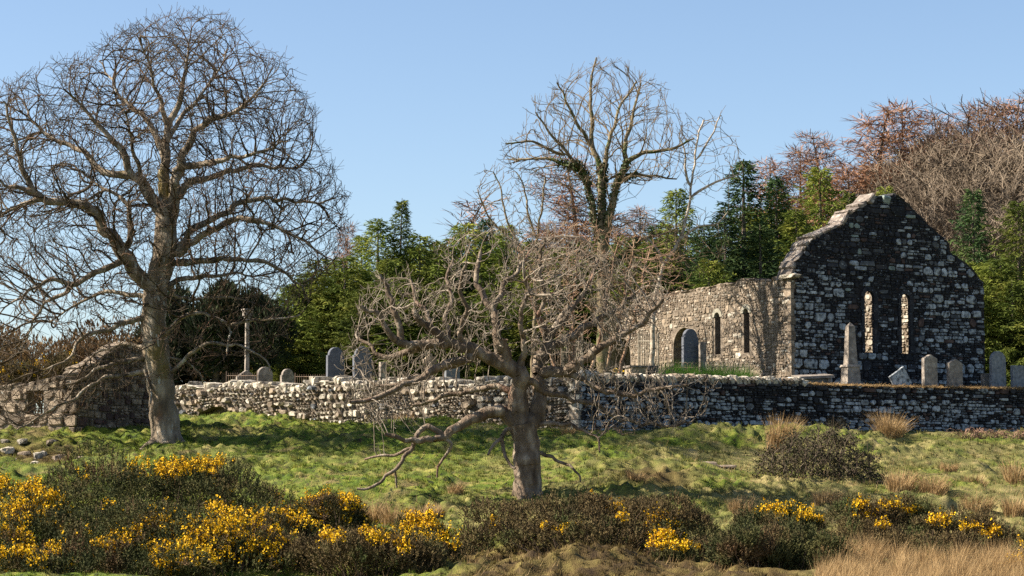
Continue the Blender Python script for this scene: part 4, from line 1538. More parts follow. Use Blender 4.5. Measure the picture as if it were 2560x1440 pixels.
# ---- pale upright sprouts in front of the sunlit wall
b = hit(940, 1085)
T = Tree(707)
for i in range(7):
    px = 860 + 26 * i
    q_ = hit(px, 1085)
    T.P.append(q_ - np.array([0, 0, 0.1])); T.par.append(-1); T.r.append(0.02); T.pid.append(0)
    T.P.append(q_ + np.array([0.03 * (i - 3), 0, 0.3])); T.par.append(len(T.P) - 2); T.r.append(0.016); T.pid.append(0)
A = cloud([(850, 1070), (845, 990), (870, 950), (920, 930), (985, 945), (1030, 1000), (1045, 1060), (1000, 1085)], 620, b[1], 0.7, 67)
T.grow(A, step=0.13, di=1.0, dk=0.17, iters=60, trop=(0, 0, 0.4), jit=0.2, maxn=1800, momentum=0.6)
T.twiglets(n=2, length=0.2, up=0.8, seg=2, spread=0.6)
T.radii(tip=0.0062, ex=2.3, mx=0.02)
o = thing('bare_shrub', tuple(b), 'pale bare upright shrub in front of the sunlit wall left of the gnarled tree', 'shrub')
T.build(o, M['twig_mid'], M['twig_mid'], rough=0, names=('stem', 'stem', 'twigs'))

# ------------------------------------------------------------------ conifers (a few kinds, copied with their parts)
def tubeVF(pts, rads, k=5):
    """a swept tube"""
    P = np.array(pts, float)
    D = nrm(np.gradient(P, axis=0))
    U = nrm(np.cross(D, np.array([0.31, 0.93, 0.17])))
    W = np.cross(D, U)
    a = np.arange(k) * 2 * np.pi / k
    V = P[:, None] + (U[:, None] * np.cos(a)[None, :, None] + W[:, None] * np.sin(a)[None, :, None]) * np.array(rads)[:, None, None]
    n = len(P)
    i0 = (np.arange(n - 1) * k)[:, None]
    j = np.arange(k)[None]
    jn = (j + 1) % k
    F = np.stack([i0 + j, i0 + jn, i0 + k + jn, i0 + k + j], -1).reshape(-1, 4)
    return V.reshape(-1, 3), F


def stack(parts):
    Vs, Fs, b = [], [], 0
    for V, F in parts:
        Vs.append(V)
        Fs.append(F + b)
        b += len(V)
    return np.concatenate(Vs), np.concatenate(Fs)


def blades(c, d, L, w, rg):
    """long leaf-shaped quads from c along d"""
    s = nrm(np.cross(d, nrm(rg.normal(size=d.shape))))
    L = L[:, None]
    w = w[:, None]
    V = np.stack([c, c + d * L * 0.45 + s * w, c + d * L, c + d * L * 0.45 - s * w], 1).reshape(-1, 3)
    return V, np.arange(len(V)).reshape(-1, 4)


def spruce(h, rad, seed, power=0.85, droop=0.25, dens=1.0, lop=0.0):
    """trunk and foliage of one spruce, base at the origin: single boughs of uneven length, no neat tiers"""
    rg = np.random.default_rng(seed)
    lean = lop * np.linspace(0, 1, 9) ** 2
    zz = np.linspace(-0.5, h, 9)
    tr = tubeVF(np.stack([lean * h * 0.1, 0 * zz, zz], 1), np.linspace(h * 0.016, 0.012, 9), 6)
    C, D, L, W_ = [], [], [], []
    sticks = []
    nb = int(24 * h * dens)
    for b in range(nb):
        g = (b + rg.random()) / nb
        g = g ** 1.15
        z = h * (0.02 + 0.965 * g)
        a = b * 2.39996 + (rg.random() - 0.5) * 1.2
        lump = vnoise(np.array([[math.cos(a) * 1.3 + seed, math.sin(a) * 1.3, z * 0.55]]), seed)[0]
        ln = (rad * (1 - g) ** power + 0.12) * (0.45 + 0.75 * lump + 0.35 * rg.random() ** 3)
        if rg.random() < 0.05:
            ln *= 1.35
        up = 0.55 * (g - 0.35) - droop * (1 - g) + (rg.random() - 0.5) * 0.35
        n = max(3, int(ln / 0.22))
        t = (np.arange(n) + 0.6) / n
        rad_ = np.array([math.cos(a), math.sin(a), 0])
        side = np.array([-math.sin(a), math.cos(a), 0])
        org = np.array([np.interp(z, zz, lean * h * 0.1), 0, z])
        pos = org + rad_ * (ln * t)[:, None] + np.array([0, 0, 1]) * (up * ln * t + 0.20 * ln * t ** 2)[:, None]
        for sgn in (-1, 1, 0):
            kd = rad_ * (0.7 if sgn else 1.0) + side * sgn * 0.8
            dd = nrm(np.tile(kd, (n, 1)) + (rg.random((n, 3)) - 0.5) * 1.0 + np.array([0, 0, -0.38 if sgn else 0.22]))
            C.append(pos)
            D.append(dd)
            L.append((0.16 + 0.30 * (1 - t) * min(1, ln)) * (0.5 + 0.9 * rg.random(n)) + 0.06)
            W_.append((0.014 + 0.020 * rg.random(n)))
        if rg.random() < 0.12:
            sticks.append(tubeVF(np.stack([org, pos[n // 2], pos[-1]]), [0.02, 0.012, 0.005], 3))
    C, D, L, W_ = np.concatenate(C), np.concatenate(D), np.concatenate(L), np.concatenate(W_)
    fo = blades(C, D, L, W_, rg)
    k = rg.random(len(C)) < 0.8
    D2 = nrm(D[k] + (rg.random((k.sum(), 3)) - 0.5) * 1.6 + np.array([0, 0, -0.45]))
    fo2 = blades(C[k] + D[k] * (L[k] * 0.4)[:, None], D2, L[k] * 0.8, W_[k] * 0.9, rg)
    D3 = nrm(D + (rg.random(D.shape) - 0.5) * 1.8 + np.array([0, 0, -0.2]))
    fo3 = blades(C + D * (L * 0.7)[:, None], D3, L * 0.6, W_ * 0.8, rg)
    D4 = nrm(D + (rg.random(D.shape) - 0.5) * 1.8)
    fo4 = blades(C + D * (L * 0.2)[:, None], D4, L * 0.7, W_, rg)
    return stack([tr] + sticks), stack([fo, fo2, fo3, fo4])


def larch(h, rad, seed, bend=0.0, dens=1.0):
    """bare larch: level limbs with fine hanging twigs"""
    rg = np.random.default_rng(seed)
    zz = np.linspace(-0.5, h, 10)
    bx = bend * (np.linspace(0, 1, 10) ** 3)
    tr = [tubeVF(np.stack([bx, 0 * zz, zz], 1), np.linspace(h * 0.014, 0.015, 10), 6)]
    C, D, L, W_ = [], [], [], []
    z = h * 0.12
    while z < h * 0.99:
        g = z / h
        r = rad * (1 - g) ** 0.75 * (0.6 + 0.6 * rg.random()) + 0.25
        for b in range(4):
            a = rg.random() * 6.283
            ln = r * (0.6 + 0.6 * rg.random())
            rad_ = np.array([math.cos(a), math.sin(a), 0])
            org = np.array([np.interp(z, zz, bx), 0, z])
            t = np.linspace(0, 1, 5)
            pos = org + rad_ * (ln * t)[:, None] + np.array([0, 0, 1]) * (0.05 * ln * t + 0.28 * ln * t ** 2 * (0.4 + rg.random()))[:, None] + (rg.random((5, 3)) - 0.5) * 0.12
            tr.append(tubeVF(pos, np.linspace(0.03, 0.008, 5) * (0.6 + 0.3 * ln), 3))
            n = max(6, int(ln * 30 * dens))
            tt = rg.random(n) ** 0.7
            pp = np.stack([np.interp(tt, t, pos[:, i]) for i in range(3)], 1)
            dd = nrm(rad_ * 0.5 + (rg.random((n, 3)) - 0.5) * 1.8 + np.array([0, 0, 0.10]))
            C.append(pp)
            D.append(dd)
            L.append(0.25 + 0.45 * rg.random(n))
            W_.append(0.010 + 0.008 * rg.random(n))
            m = n
            dd2 = nrm(dd + (rg.random((n, 3)) - 0.5) * 1.3)
            C.append(pp + dd * 0.22)
            D.append(dd2)
            L.append(0.18 + 0.25 * rg.random(n))
            W_.append(0.009 + 0.006 * rg.random(n))
        z += 0.22 + 0.12 * rg.random()
    C, D, L, W_ = map(np.concatenate, (C, D, L, W_))
    return stack(tr), blades(C, D, L, W_, rg)


def far_tree(h, rad, seed, n=1500):
    """bare domed broadleaf tree of a distant wood"""
    T = Tree(seed)
    rg = np.random.default_rng(seed)
    for k in range(6):
        T.P.append(np.array([0, 0, -0.5 + h * 0.09 * k]))
        T.par.append(k - 1)
        T.r.append(0.16 - 0.015 * k)
        T.pid.append(0)
    a = rg.random((n * 3, 3)) * 2 - 1
    a = a[(a ** 2).sum(1) < 1][:n]
    a = a * np.array([rad, rad, h * 0.36]) + np.array([0, 0, h * 0.64])
    T.grow(a, step=0.26, di=3.0, dk=0.30, iters=90, trop=(0, 0, 0.10), jit=0.18, maxn=5200, momentum=0.6, out=(np.array([0, 0, h * 0.35]), 0.5))
    T.twiglets(n=3, length=0.5, up=0.5, seg=1)
    T.twiglets(n=2, length=0.35, up=0.4, seg=1)
    T.radii(tip=0.007, ex=2.2, mx=0.09)
    pid = np.array(T.pid)
    return T.tubes(pid == 0, kmin=6), T.tubes(pid < 0, kmin=3)


def kind_mesh(VF, name, m):
    return mk_mesh(name, VF[0], VF[1], [m], False)


PROTO = {}
for key, fn, args, mt, mf in [
        ('s1', spruce, (9.0, 2.1, 1), 'bark_con', 'needles'), ('s2', spruce, (10.0, 1.8, 2), 'bark_con', 'needles_blue'),
        ('s3', spruce, (8.0, 2.4, 3, 0.6), 'bark_con', 'needles'), ('s4', spruce, (11.0, 2.0, 4, 0.95, 0.3, 1.0, 0.7), 'bark_con', 'needles'),
        ('s5', spruce, (9.0, 2.0, 6, 0.8, 0.15), 'bark_con', 'needles_blue'), ('s6', spruce, (8.0, 2.2, 8, 0.5, 0.35), 'bark_con', 'needles'),
        ('l1', larch, (10.0, 2.4, 11, 0.0), 'bark_con', 'larch'), ('l2', larch, (11.0, 2.9, 12, 0.5), 'bark_con', 'larch'), ('l3', larch, (6.0, 1.3, 13, 1.1, 0.6), 'bark_con', 'larch'),
        ('w1', far_tree, (9.0, 3.2, 21), 'bark_con', 'wood_grey'), ('w2', far_tree, (9.0, 3.4, 22), 'bark_con', 'wood_red'), ('w3', far_tree, (8.0, 3.0, 23), 'bark_con', 'wood_grey')]:
    a, b = fn(*args)
    PROTO[key] = (kind_mesh(a, 'trunk', M[mt]), kind_mesh(b, 'crown', M[mf]), args[0])
rgp = np.random.default_rng(77)


def plant(key, px, top, Y, name, label, cat, group, wide=1.0):
    """a copy of one kind whose top is at (px, top) in the picture, standing on the ground at depth Y"""
    p = at(px, top, Y)
    g = float(ground0(np.array([p[0]]), np.array([Y]))[0])
    s = (p[2] - g) / PROTO[key][2]
    o = thing(name, (p[0], Y, g), label, cat, group)
    o.rotation_euler = (0, 0, rgp.random() * 6.28)
    sw = s * wide * (1.45 if key[0] == 's' else (1.6 if key in ('l1', 'l2') else 1.15))
    o.scale = (sw, sw, s)
    for nm, me in (('trunk', PROTO[key][0]), ('crown', PROTO[key][1])):
        c = link(nm, me, o)
    return o


G = 'conifers behind the churchyard'
SPR = [
    ('s4', 998, 500, 98, 'spruce with a whip-like tip, tallest left of the gnarled tree', 0.9), ('s1', 945, 545, 97, 'green spruce just left of the whip-tipped spruce', 1.1),
    ('s1', 905, 585, 101, 'thin spruce top at the left end of the conifer row', 0.8), ('s3', 862, 640, 96, 'broad yellow-green conifer at the left end of the row', 1.2),
    ('s3', 800, 645, 97, 'low bushy conifer behind the right edge of the great sycamore', 1.2), ('s3', 735, 710, 98, 'lowest conifer, left of the low bushy conifer', 1.2),
    ('s3', 1050, 585, 97, 'rounded conifer below the crooked larch', 1.1), ('s1', 1095, 600, 100, 'conifer right under the crooked larch stem', 1.0),
    ('s3', 1165, 555, 98, 'bushy dark conifer between crooked larch and slender bare tree', 1.1), ('s2', 1215, 545, 102, 'conifer behind the slender bare tree', 1.1),
    ('s1', 1265, 560, 97, 'conifer just right of the slender bare tree stem', 1.1), ('s5', 1330, 600, 99, 'conifer low behind the gnarled tree top', 1.2),
    ('s3', 1400, 620, 103, 'conifer behind the left stem of the ash', 1.3), ('s3', 1470, 600, 103, 'conifer behind the forked ash stems', 1.2), ('s3', 1560, 590, 100, 'conifer right of the ash stems', 1.2),
    ('s5', 1640, 560, 101, 'conifer left of the leaning birch', 1.1), ('s1', 1690, 470, 100, 'conifer directly behind the leaning birch stem', 1.0),
    ('s5', 1760, 560, 97, 'dark conifer just right of the leaning birch', 1.1), ('s2', 1858, 398, 100, 'tall dark spruce above the chapel side wall', 1.15),
    ('s5', 1812, 520, 96, 'dark spruce left of the tall dark spruce', 1.1), ('s5', 1900, 560, 96, 'dark spruce above the sunlit wall top', 1.2),
    ('s2', 1940, 440, 101, 'narrow dark spruce left of the gable shoulder', 1.0), ('s1', 2050, 415, 103, 'green spruce rising behind the left rake of the gable', 0.95),
    ('s1', 1990, 520, 99, 'spruce touching the left eave of the gable', 1.1), ('s4', 2112, 470, 104, 'yellow-green spruce left of the gable apex', 0.9),
    ('s1', 2212, 462, 110, 'spruce tip peeping over the gable apex', 0.8), ('s2', 2432, 470, 100, 'lone dark spruce right of the gable', 0.95),
    ('s1', 2545, 500, 98, 'spruce at the right edge of the picture', 1.0), ('s3', 2480, 650, 97, 'bushy spruce beside the right corner of the gable', 1.1), ('s3', 2530, 700, 95, 'low spruce behind the round-topped headstones', 1.2),
    ('s3', 1110, 700, 94, 'low conifer behind the left half of the gnarled tree', 1.2), ('s3', 1210, 720, 94, 'low conifer behind the middle of the gnarled tree', 1.2), ('s3', 1000, 690, 94, 'low conifer behind the tall dark headstones', 1.2),
    ('s3', 905, 720, 94, 'low conifer just above the tall dark headstones', 1.2), ('s5', 1700, 690, 95, 'low dark conifer above the chapel doorway', 1.2), ('s3', 1320, 730, 94, 'low conifer behind the broken stub', 1.2),
]
for key, px, top, Y, lab, wd in SPR:
    plant(key, px, top, Y, 'spruce_tree', lab, 'conifer', G, wd)
sky_x = [690, 760, 800, 860, 905, 950, 1000, 1050, 1100, 1165, 1260, 1330, 1400, 1500, 1600, 1690, 1760, 1850, 1940, 2050, 2120]
sky_y = [745, 665, 640, 630, 620, 585, 560, 605, 600, 575, 575, 600, 610, 610, 590, 540, 570, 480, 490, 470, 510]
rgf = np.random.default_rng(19)
for i in range(52):
    px = 690 + 1440 * (i + rgf.random()) / 52 if i < 46 else 690 + 28 * (i - 46)
    top = np.interp(px, sky_x, sky_y) + 12 + 150 * rgf.random() ** 1.4
    plant(['s1', 's6', 's3', 's5', 's4'][rgf.integers(0, 5)], px, top, 94 + 16 * rgf.random(), 'spruce_tree', 'conifer merging into the dense green belt behind the churchyard', 'conifer', 'conifers of the dense belt', 1.15 + 0.3 * rgf.random())
for i in range(7):
    px = 2400 + 25 * i
    plant(['s6', 's3', 's1'][i % 3], px, 640 + 90 * rgf.random(), 95 + 5 * rgf.random(), 'spruce_tree', 'conifer in the green clump right of the gable corner', 'conifer', 'conifers right of the gable', 1.1)
G = 'bare larches'
for key, px, top, Y, lab, wd in [
        ('l3', 1105, 492, 108, 'crooked little larch standing above the conifer row', 1.2), ('l1', 868, 560, 106, 'thin leafless larch at the edge of the sycamore', 0.6),
        ('l2', 1450, 385, 112, 'spreading brown larch behind the ash', 1.15), ('l1', 1600, 520, 114, 'brown larch right of the ash stems', 1.1), ('l1', 1370, 560, 113, 'brown larch low left of the ash', 1.1),
        ('l1', 1925, 400, 125, 'leftmost pinkish larch on the skyline left of the gable', 1.0), ('l1', 2000, 370, 124, 'pinkish larch between the two spruces left of the gable', 0.9), ('l2', 2062, 330, 122, 'slim larch with forked tip left of the gable', 0.85),
        ('l2', 2175, 268, 120, 'tall broad larch on the skyline above the gable', 1.05), ('l1', 2255, 262, 123, 'tall larch with rounded head right above the gable apex', 0.95),
        ('l1', 2120, 420, 116, 'reddish larch close behind the left rake of the gable', 1.2), ('l1', 2230, 430, 117, 'reddish larch close behind the gable apex', 1.2),
        ('l2', 2370, 280, 128, 'larch with level branches at the top of the wood', 0.9), ('l1', 2452, 262, 128, 'thin larch tip above the wood', 0.8), ('l2', 2520, 235, 126, 'larch tip at the top right of the wood', 0.9)]:
    plant(key, px, top, Y, 'larch_tree', lab, 'larch', G, wd)
G = 'bare trees of the wood at the right'
k = 0
for key, px, top, Y in [('w1', 2345, 400, 117), ('w3', 2420, 370, 118), ('w1', 2500, 360, 116), ('w2', 2440, 360, 124), ('w2', 2530, 300, 123), ('w2', 2590, 270, 121), ('w3', 2300, 470, 113), ('w1', 2380, 480, 111), ('w3', 2470, 460, 110),
                        ('w1', 2555, 440, 110), ('w1', 2330, 560, 106), ('w3', 2420, 570, 105), ('w3', 2520, 560, 104), ('w2', 2290, 530, 112), ('w1', 2600, 380, 113), ('w2', 2390, 365, 126),
                        ('w3', 2450, 410, 114), ('w1', 2380, 430, 115), ('w3', 2540, 400, 115), ('w2', 2480, 330, 122), ('w1', 2300, 600, 104), ('w3', 2460, 520, 107), ('w1', 2560, 510, 106), ('w2', 2330, 450, 118), ('w3', 2370, 540, 108), ('w1', 2260, 560, 108)]:
    plant(key, px, top, Y, 'woodland_tree', {'w1': 'grey-brown leafless tree merging into the wood right of the gable', 'w3': 'pale grey leafless tree merging into the wood right of the gable', 'w2': 'reddish leafless tree on the upper edge of the wood'}[key], 'tree', G, 1.25)


# ------------------------------------------------------------------ evergreen mounds and hedges: leaf quads through a lumpy volume
def leafy(root, lumps_, n, size, m, seed, name='foliage', up=0.3, base=None, stem=None):
    """lumps_: (centre, radii) list in world space"""
    rg = np.random.default_rng(seed)
    vol = np.array([r[0] * r[1] * r[2] for _, r in lumps_]) ** (2 / 3)
    cnt = (n * vol / vol.sum()).astype(int)
    C, D = [], []
    for (c, r), k in zip(lumps_, cnt):
        o = nrm(rg.normal(size=(k, 3)))
        rr = 0.55 + 0.5 * rg.random((k, 1)) ** 0.6
        q_ = vnoise(o * 2.3 + np.array(c), seed)[:, None]
        C.append(np.array(c) + o * np.array(r) * rr * (0.8 + 0.45 * q_))
        D.append(nrm(o + np.array([0, 0, up]) + (rg.random((k, 3)) - 0.5) * 1.1))
    C, D = np.concatenate(C), np.concatenate(D)
    k = len(C)
    VF = blades(C, D, size * (0.6 + 0.8 * rg.random(k)), size * 0.16 * (0.6 + 0.8 * rg.random(k)), rg)
    part(name, root, VF[0], VF[1], m, base=base)


def stems(root, base_pts, tops, r, m, seed, name='stem'):
    rg = np.random.default_rng(seed)
    L = []
    for b, t in zip(base_pts, tops):
        b, t = np.array(b), np.array(t)
        mid_ = (b + t) / 2 + (rg.random(3) - 0.5) * 0.25 * np.linalg.norm(t - b)
        L.append(tubeVF(np.stack([b, (b + mid_) / 2, mid_, (mid_ + t) / 2 + (rg.random(3) - 0.5) * 0.08, t]), np.linspace(r, r * 0.4, 5), 5))
    if len(L) <= 6:
        for V, F in L:
            part(name, root, V, F, m)
    else:
        V, F = stack(L)
        part(name, root, V, F, m, kind='stuff')


p = at(560, 960, 93.0)
yew = thing('yew_tree', (p[0], 93.0, gz(p[0], 93.0)), 'dark rounded yew behind the lower branches of the sycamore', 'tree')
yl = []
rg = np.random.default_rng(17)
for i in range(26):
    px = 375 + 335 * rg.random()
    top = np.interp(px, [370, 430, 480, 560, 640, 690, 715], [800, 715, 712, 700, 690, 735, 820]) + 25 * rg.random()
    zc = rg.random()
    Y = 91.6 + 2.6 * rg.random()
    hh = 0.8 + 0.7 * rg.random()
    c = at(px, top + hh / Y * FPX * 0.9 + zc * 70, Y)
    yl.append((c, (0.45 + 0.4 * rg.random(), 0.6, hh)))
leafy(yew, yl, 26000, 0.26, M['yew'], 5, 'crown', up=1.0)
stems(yew, [at(560 + d, 960, 93) for d in (-20, 0, 25)], [at(560 + 3 * d, 760, 93) for d in (-20, 0, 25)], 0.16, M['bark_con'], 4, 'trunk')
# upright tips
rg = np.random.default_rng(8)
hb = [(330, 880, 92), (255, 870, 94), (180, 890, 94), (110, 905, 93), (40, 870, 95), (-20, 850, 95), (290, 830, 96), (215, 845, 97)]
hl_ = ['russet hedge bush right behind the cottage gable', 'russet hedge bush behind the middle of the cottage gable', 'brown hedge bush above the cottage window', 'brown bush left of the cottage window',
       'tall brown bush near the left edge', 'brown bush cut by the left edge', 'far russet bush over the cottage gable', 'far russet bush behind the hedge']
for i, (px, py, Y) in enumerate(hb):
    c = at(px, py, Y)
    g = gz(c[0], Y)
    o = thing('hedge_bush', (c[0], Y, g), hl_[i], 'bush', 'brown hedge behind the cottage')
    top = c[2] - g
    ls = [(c + np.array([(rg.random() - 0.5) * 1.6, (rg.random() - 0.5), -rg.random() * top * 0.7]), (0.75 + 0.4 * rg.random(), 0.8, 0.6 + 0.5 * rg.random())) for _ in range(7)]
    leafy(o, ls, 3600, 0.22, M['brown_leaf'], 20 + i, 'foliage', up=0.8)
    stems(o, [(c[0] + d, Y, g - 0.2) for d in (-0.2, 0.1)], [c + np.array([d * 4, 0, -0.3]) for d in (-0.2, 0.1)], 0.05, M['bark_con'], i)
for i in range(9):
    px = 395 + 42 * i
    c = at(px, 880 + 25 * rg.random(), 97 + 2 * rg.random())
    g = gz(c[0], c[1])
    o = thing('evergreen_bush', (c[0], c[1], g), 'dark evergreen bush filling the gap below the yew behind the sunlit wall', 'bush', 'evergreen bushes below the yew')
    ls = [(c + np.array([(rg.random() - 0.5) * 1.4, (rg.random() - 0.5), -rg.random() * 1.6]), (0.7 + 0.4 * rg.random(), 0.8, 0.6 + 0.5 * rg.random())) for _ in range(6)]
    leafy(o, ls, 2200, 0.24, M['yew' if i % 3 else 'brown_leaf'], 70 + i, 'foliage', up=0.6)
    stems(o, [(c[0], c[1], g - 0.2)], [c], 0.05, M['bark_con'], i)
# ivy mound on the far end of the chapel side wall
ivy = thing('ivy_mound', SPl.p3(SPl.px(1555, 780)[0], SPl.px(1555, 800)[1], -0.4), 'mound of olive ivy capping the broken far end of the chapel side wall', 'ivy')
leafy(ivy, [(SPl.p3(*SPl.px(px, py), -0.3), (0.55, 0.6, 0.35)) for px, py in ((1530, 785), (1555, 765), (1585, 765), (1545, 790), (1520, 800))], 4200, 0.11, M['ivy'], 9, 'leaves')
stems(ivy, [SPl.p3(*SPl.px(1540, 860), 0.05)], [SPl.p3(*SPl.px(1550, 780), 0.05)], 0.05, M['bark_con'], 5)

# ------------------------------------------------------------------ gravestones, tombs, railings
def slab(root, name, c, prof, th, m, face=SN, lean=0.0, base=None):
    """profile [(u, z)] in metres extruded th, standing at c, bevelled front edges"""
    n = np.array([face[0], face[1], 0]) / np.hypot(*face)
    u = np.array([-n[1], n[0], 0])
    if u[0] < 0:
        u = -u
    up = np.array([0, 0, 1]) * math.cos(lean) + u * math.sin(lean)
    uu = u * math.cos(lean) - np.array([0, 0, 1]) * math.sin(lean)
    c = np.array(c, float)
    k = len(prof)
    cx = sum(p[0] for p in prof) / k
    cz = sum(p[1] for p in prof) / k
    b = 0.018
    V = []
    for o, ins in ((-th / 2, b), (-th / 2 + b, 0), (th / 2 - b, 0), (th / 2, b)):
        for pu, pz in prof:
            L = math.hypot(pu - cx, pz - cz)
            f = 1 - ins / max(L, 0.05)
            V.append(c + uu * (cx + (pu - cx) * f) + up * (cz + (pz - cz) * f) + n * o)
    F = [list(range(k))[::-1], [3 * k + i for i in range(k)]]
    for r in range(3):
        for i in range(k):
            j = (i + 1) % k
            F.append([r * k + i, r * k + j, (r + 1) * k + j, (r + 1) * k + i])
    return part(name, root, V, F, m, base=base)


def prof_round(w, h, sh=0.0):
    """round head; sh > 0 gives shoulders"""
    r = w / 2 - sh
    p = [(-w / 2, 0), (w / 2, 0)]
    zc = h - r
    if sh:
        p += [(w / 2, zc - 0.02), (w / 2 - sh, zc - 0.02)]
    for i in range(11):
        a = math.pi * i / 10
        p.append((r * math.cos(a), zc + r * math.sin(a)))
    if sh:
        p += [(-w / 2 + sh, zc - 0.02), (-w / 2, zc - 0.02)]
    return p


def prof_point(w, h, rise):
    return [(-w / 2, 0), (w / 2, 0), (w / 2, h - rise), (w * 0.05, h), (-w * 0.05, h), (-w / 2, h - rise)]


def prof_flat(w, h):
    return [(-w / 2, 0), (w / 2, 0), (w / 2, h), (-w / 2, h)]


GRV = 'headstones in the churchyard'


def headstone(px0, px1, top, bot, Y, kind, m, label, th=0.16, sh=0.0, rise=0.1, plinth=True, name='headstone', lean=0.0, face=SN, group=GRV, text=0):
    pc = (px0 + px1) / 2
    b = at(pc, bot, Y)
    t = at(pc, top, Y)
    n = np.array(face) / np.hypot(*face)
    ux = abs(n[1])
    # visible width = width*ux + thickness*|nx|
    w = max(0.25, ((px1 - px0) / FPX * Y - th * abs(n[0])) / ux)
    g = gz(b[0], Y)
    base_z = min(b[2], g + 0.03) if abs(b[2] - g) < 0.6 else b[2]
    o = thing(name, (b[0], Y, base_z - 0.02), label, 'gravestone', group)
    h = t[2] - base_z + 0.02
    pr = {'round': lambda: prof_round(w, h, sh), 'point': lambda: prof_point(w, h, rise), 'flat': lambda: prof_flat(w, h)}[kind]()
    body = slab(o, 'slab', (b[0], Y, base_z - 0.02), pr, th, M[m], face, lean)
    if plinth:
        slab(o, 'plinth', (b[0], Y, base_z - 0.25), prof_flat(w * 1.25, 0.25 + 0.12), th * 2.0, M['grave'], face)
    if text:
        rg = np.random.default_rng(4)
        u = np.array([-n[1], n[0], 0])
        V, F = [], []
        for r in range(text):
            z = base_z + h * (0.72 - 0.075 * r)
            x = -w * (0.30 - 0.08 * rg.random())
            while x < w * 0.28:
                l = 0.02 + 0.05 * rg.random()
                v, f = boxVF(np.array([b[0], Y, z]) + u * (x + l / 2) + np.array([n[0], n[1], 0]) * (th / 2 + 0.002), u, (n[0], n[1], 0), (0, 0, 1), l / 2, 0.003, 0.016)
                k = len(V)
                V += v
                F += [[i + k for i in q_] for q_ in f]
                x += l + 0.025
        part('inscription', o, V, F, M['grave_grey'], kind='stuff')
    return o


headstone(2303, 2346, 887, 966, 81.6, 'point', 'grave', 'pointed brown headstone right of the lancet windows, nearer the windows', rise=0.13, plinth=False)
headstone(2365, 2409, 898, 966, 82.6, 'point', 'grave', 'lower pointed headstone beside the taller pointed one, its face reddish', rise=0.14, plinth=False)
headstone(2472, 2518, 878, 972, 84.0, 'round', 'grave_grey', 'round-topped grey headstone just right of the gable corner')
headstone(2525, 2566, 914, 975, 84.2, 'flat', 'grave_grey', 'square-topped grey headstone at the right edge')
headstone(2455, 2471, 934, 966, 84.6, 'flat', 'grave', 'small rough stub of stone left of the round-topped headstone', plinth=False, th=0.2)
headstone(2236, 2286, 922, 970, 81.0, 'flat', 's_white', 'white-lichened slab leaning over below the right lancet', lean=-0.55, plinth=False, th=0.1)
headstone(1703, 1748, 822, 940, 83.6, 'round', 'grave_slate', 'tall blue-grey round-headed headstone before the chapel doorway', sh=0.05, text=8)
headstone(1751, 1762, 855, 940, 83.4, 'flat', 'grave', 'narrow dark marker post right of the blue-grey headstone', th=0.14, plinth=False)
headstone(1617, 1646, 914, 952, 80.6, 'flat', 'grave_black', 'black polished block beside the pale box tomb')
headstone(815, 861, 868, 962, 84.2, 'round', 'grave_slate', 'left of the two tall dark headstones above the sunlit wall', sh=0.06)
headstone(881, 930, 866, 962, 83.6, 'round', 'grave_slate', 'right of the two tall dark headstones above the sunlit wall', sh=0.06)
headstone(641, 682, 917, 968, 87.2, 'round', 'grave', 'squat round-topped headstone right of the pillar monument')
headstone(700, 736, 922, 968, 86.4, 'round', 'grave', 'squat headstone with dark face left of the long railing', sh=0.04)
headstone(948, 966, 905, 960, 82.6, 'flat', 'grave', 'narrow pale post between the dark headstones and the ring cross', plinth=False)
headstone(1110, 1150, 900, 960, 80.2, 'round', 'grave_grey', 'grey round headstone half hidden behind the gnarled left limb')
headstone(590, 640, 926, 968, 88.0, 'point', 'grave', 'low weathered stone behind the rusty railing', rise=0.25)

# ring cross
p = at(1074, 950, 79.8)
o = thing('ring_cross', (p[0], p[1], p[2] - 0.1), 'pale carved ring cross seen between the gnarled limbs', 'gravestone', GRV)
n3 = np.array([SN[0], SN[1], 0.0])
u3 = np.array([0.866, 0.5, 0.0])
bz = p[2] - 0.1
H = at(1074, 884, 79.8)[2] - bz
cz_ = bz + H * 0.74
V, F = boxVF((p[0], p[1], bz + H / 2), u3, n3, (0, 0, 1), 0.085, 0.07, H / 2, top=0.8)
part('shaft', o, V, F, M['s_buff'])
V, F = boxVF((p[0], p[1], cz_), u3, n3, (0, 0, 1), 0.25, 0.062, 0.07)
part('cross_arm', o, V, F, M['s_buff'])
k = 20
V, F = [], []
for i in range(k):
    a = 2 * math.pi * i / k
    for r in (0.15, 0.205):
        for d in (-0.045, 0.045):
            V.append(np.array([p[0], p[1], cz_]) + (u3 * math.cos(a) + np.array([0, 0, 1]) * math.sin(a)) * r + n3 * d)
for i in range(k):
    a, b = i * 4, ((i + 1) % k) * 4
    F += [[a, b, b + 1, a + 1], [a + 2, a + 3, b + 3, b + 2], [a, a + 2, b + 2, b], [a + 1, b + 1, b + 3, a + 3]]
part('ring', o, V, F, M['s_buff'])
V, F = boxVF((p[0], p[1], bz + 0.06), u3, n3, (0, 0, 1), 0.24, 0.17, 0.14, top=0.85)
part('plinth', o, V, F, M['grave'])

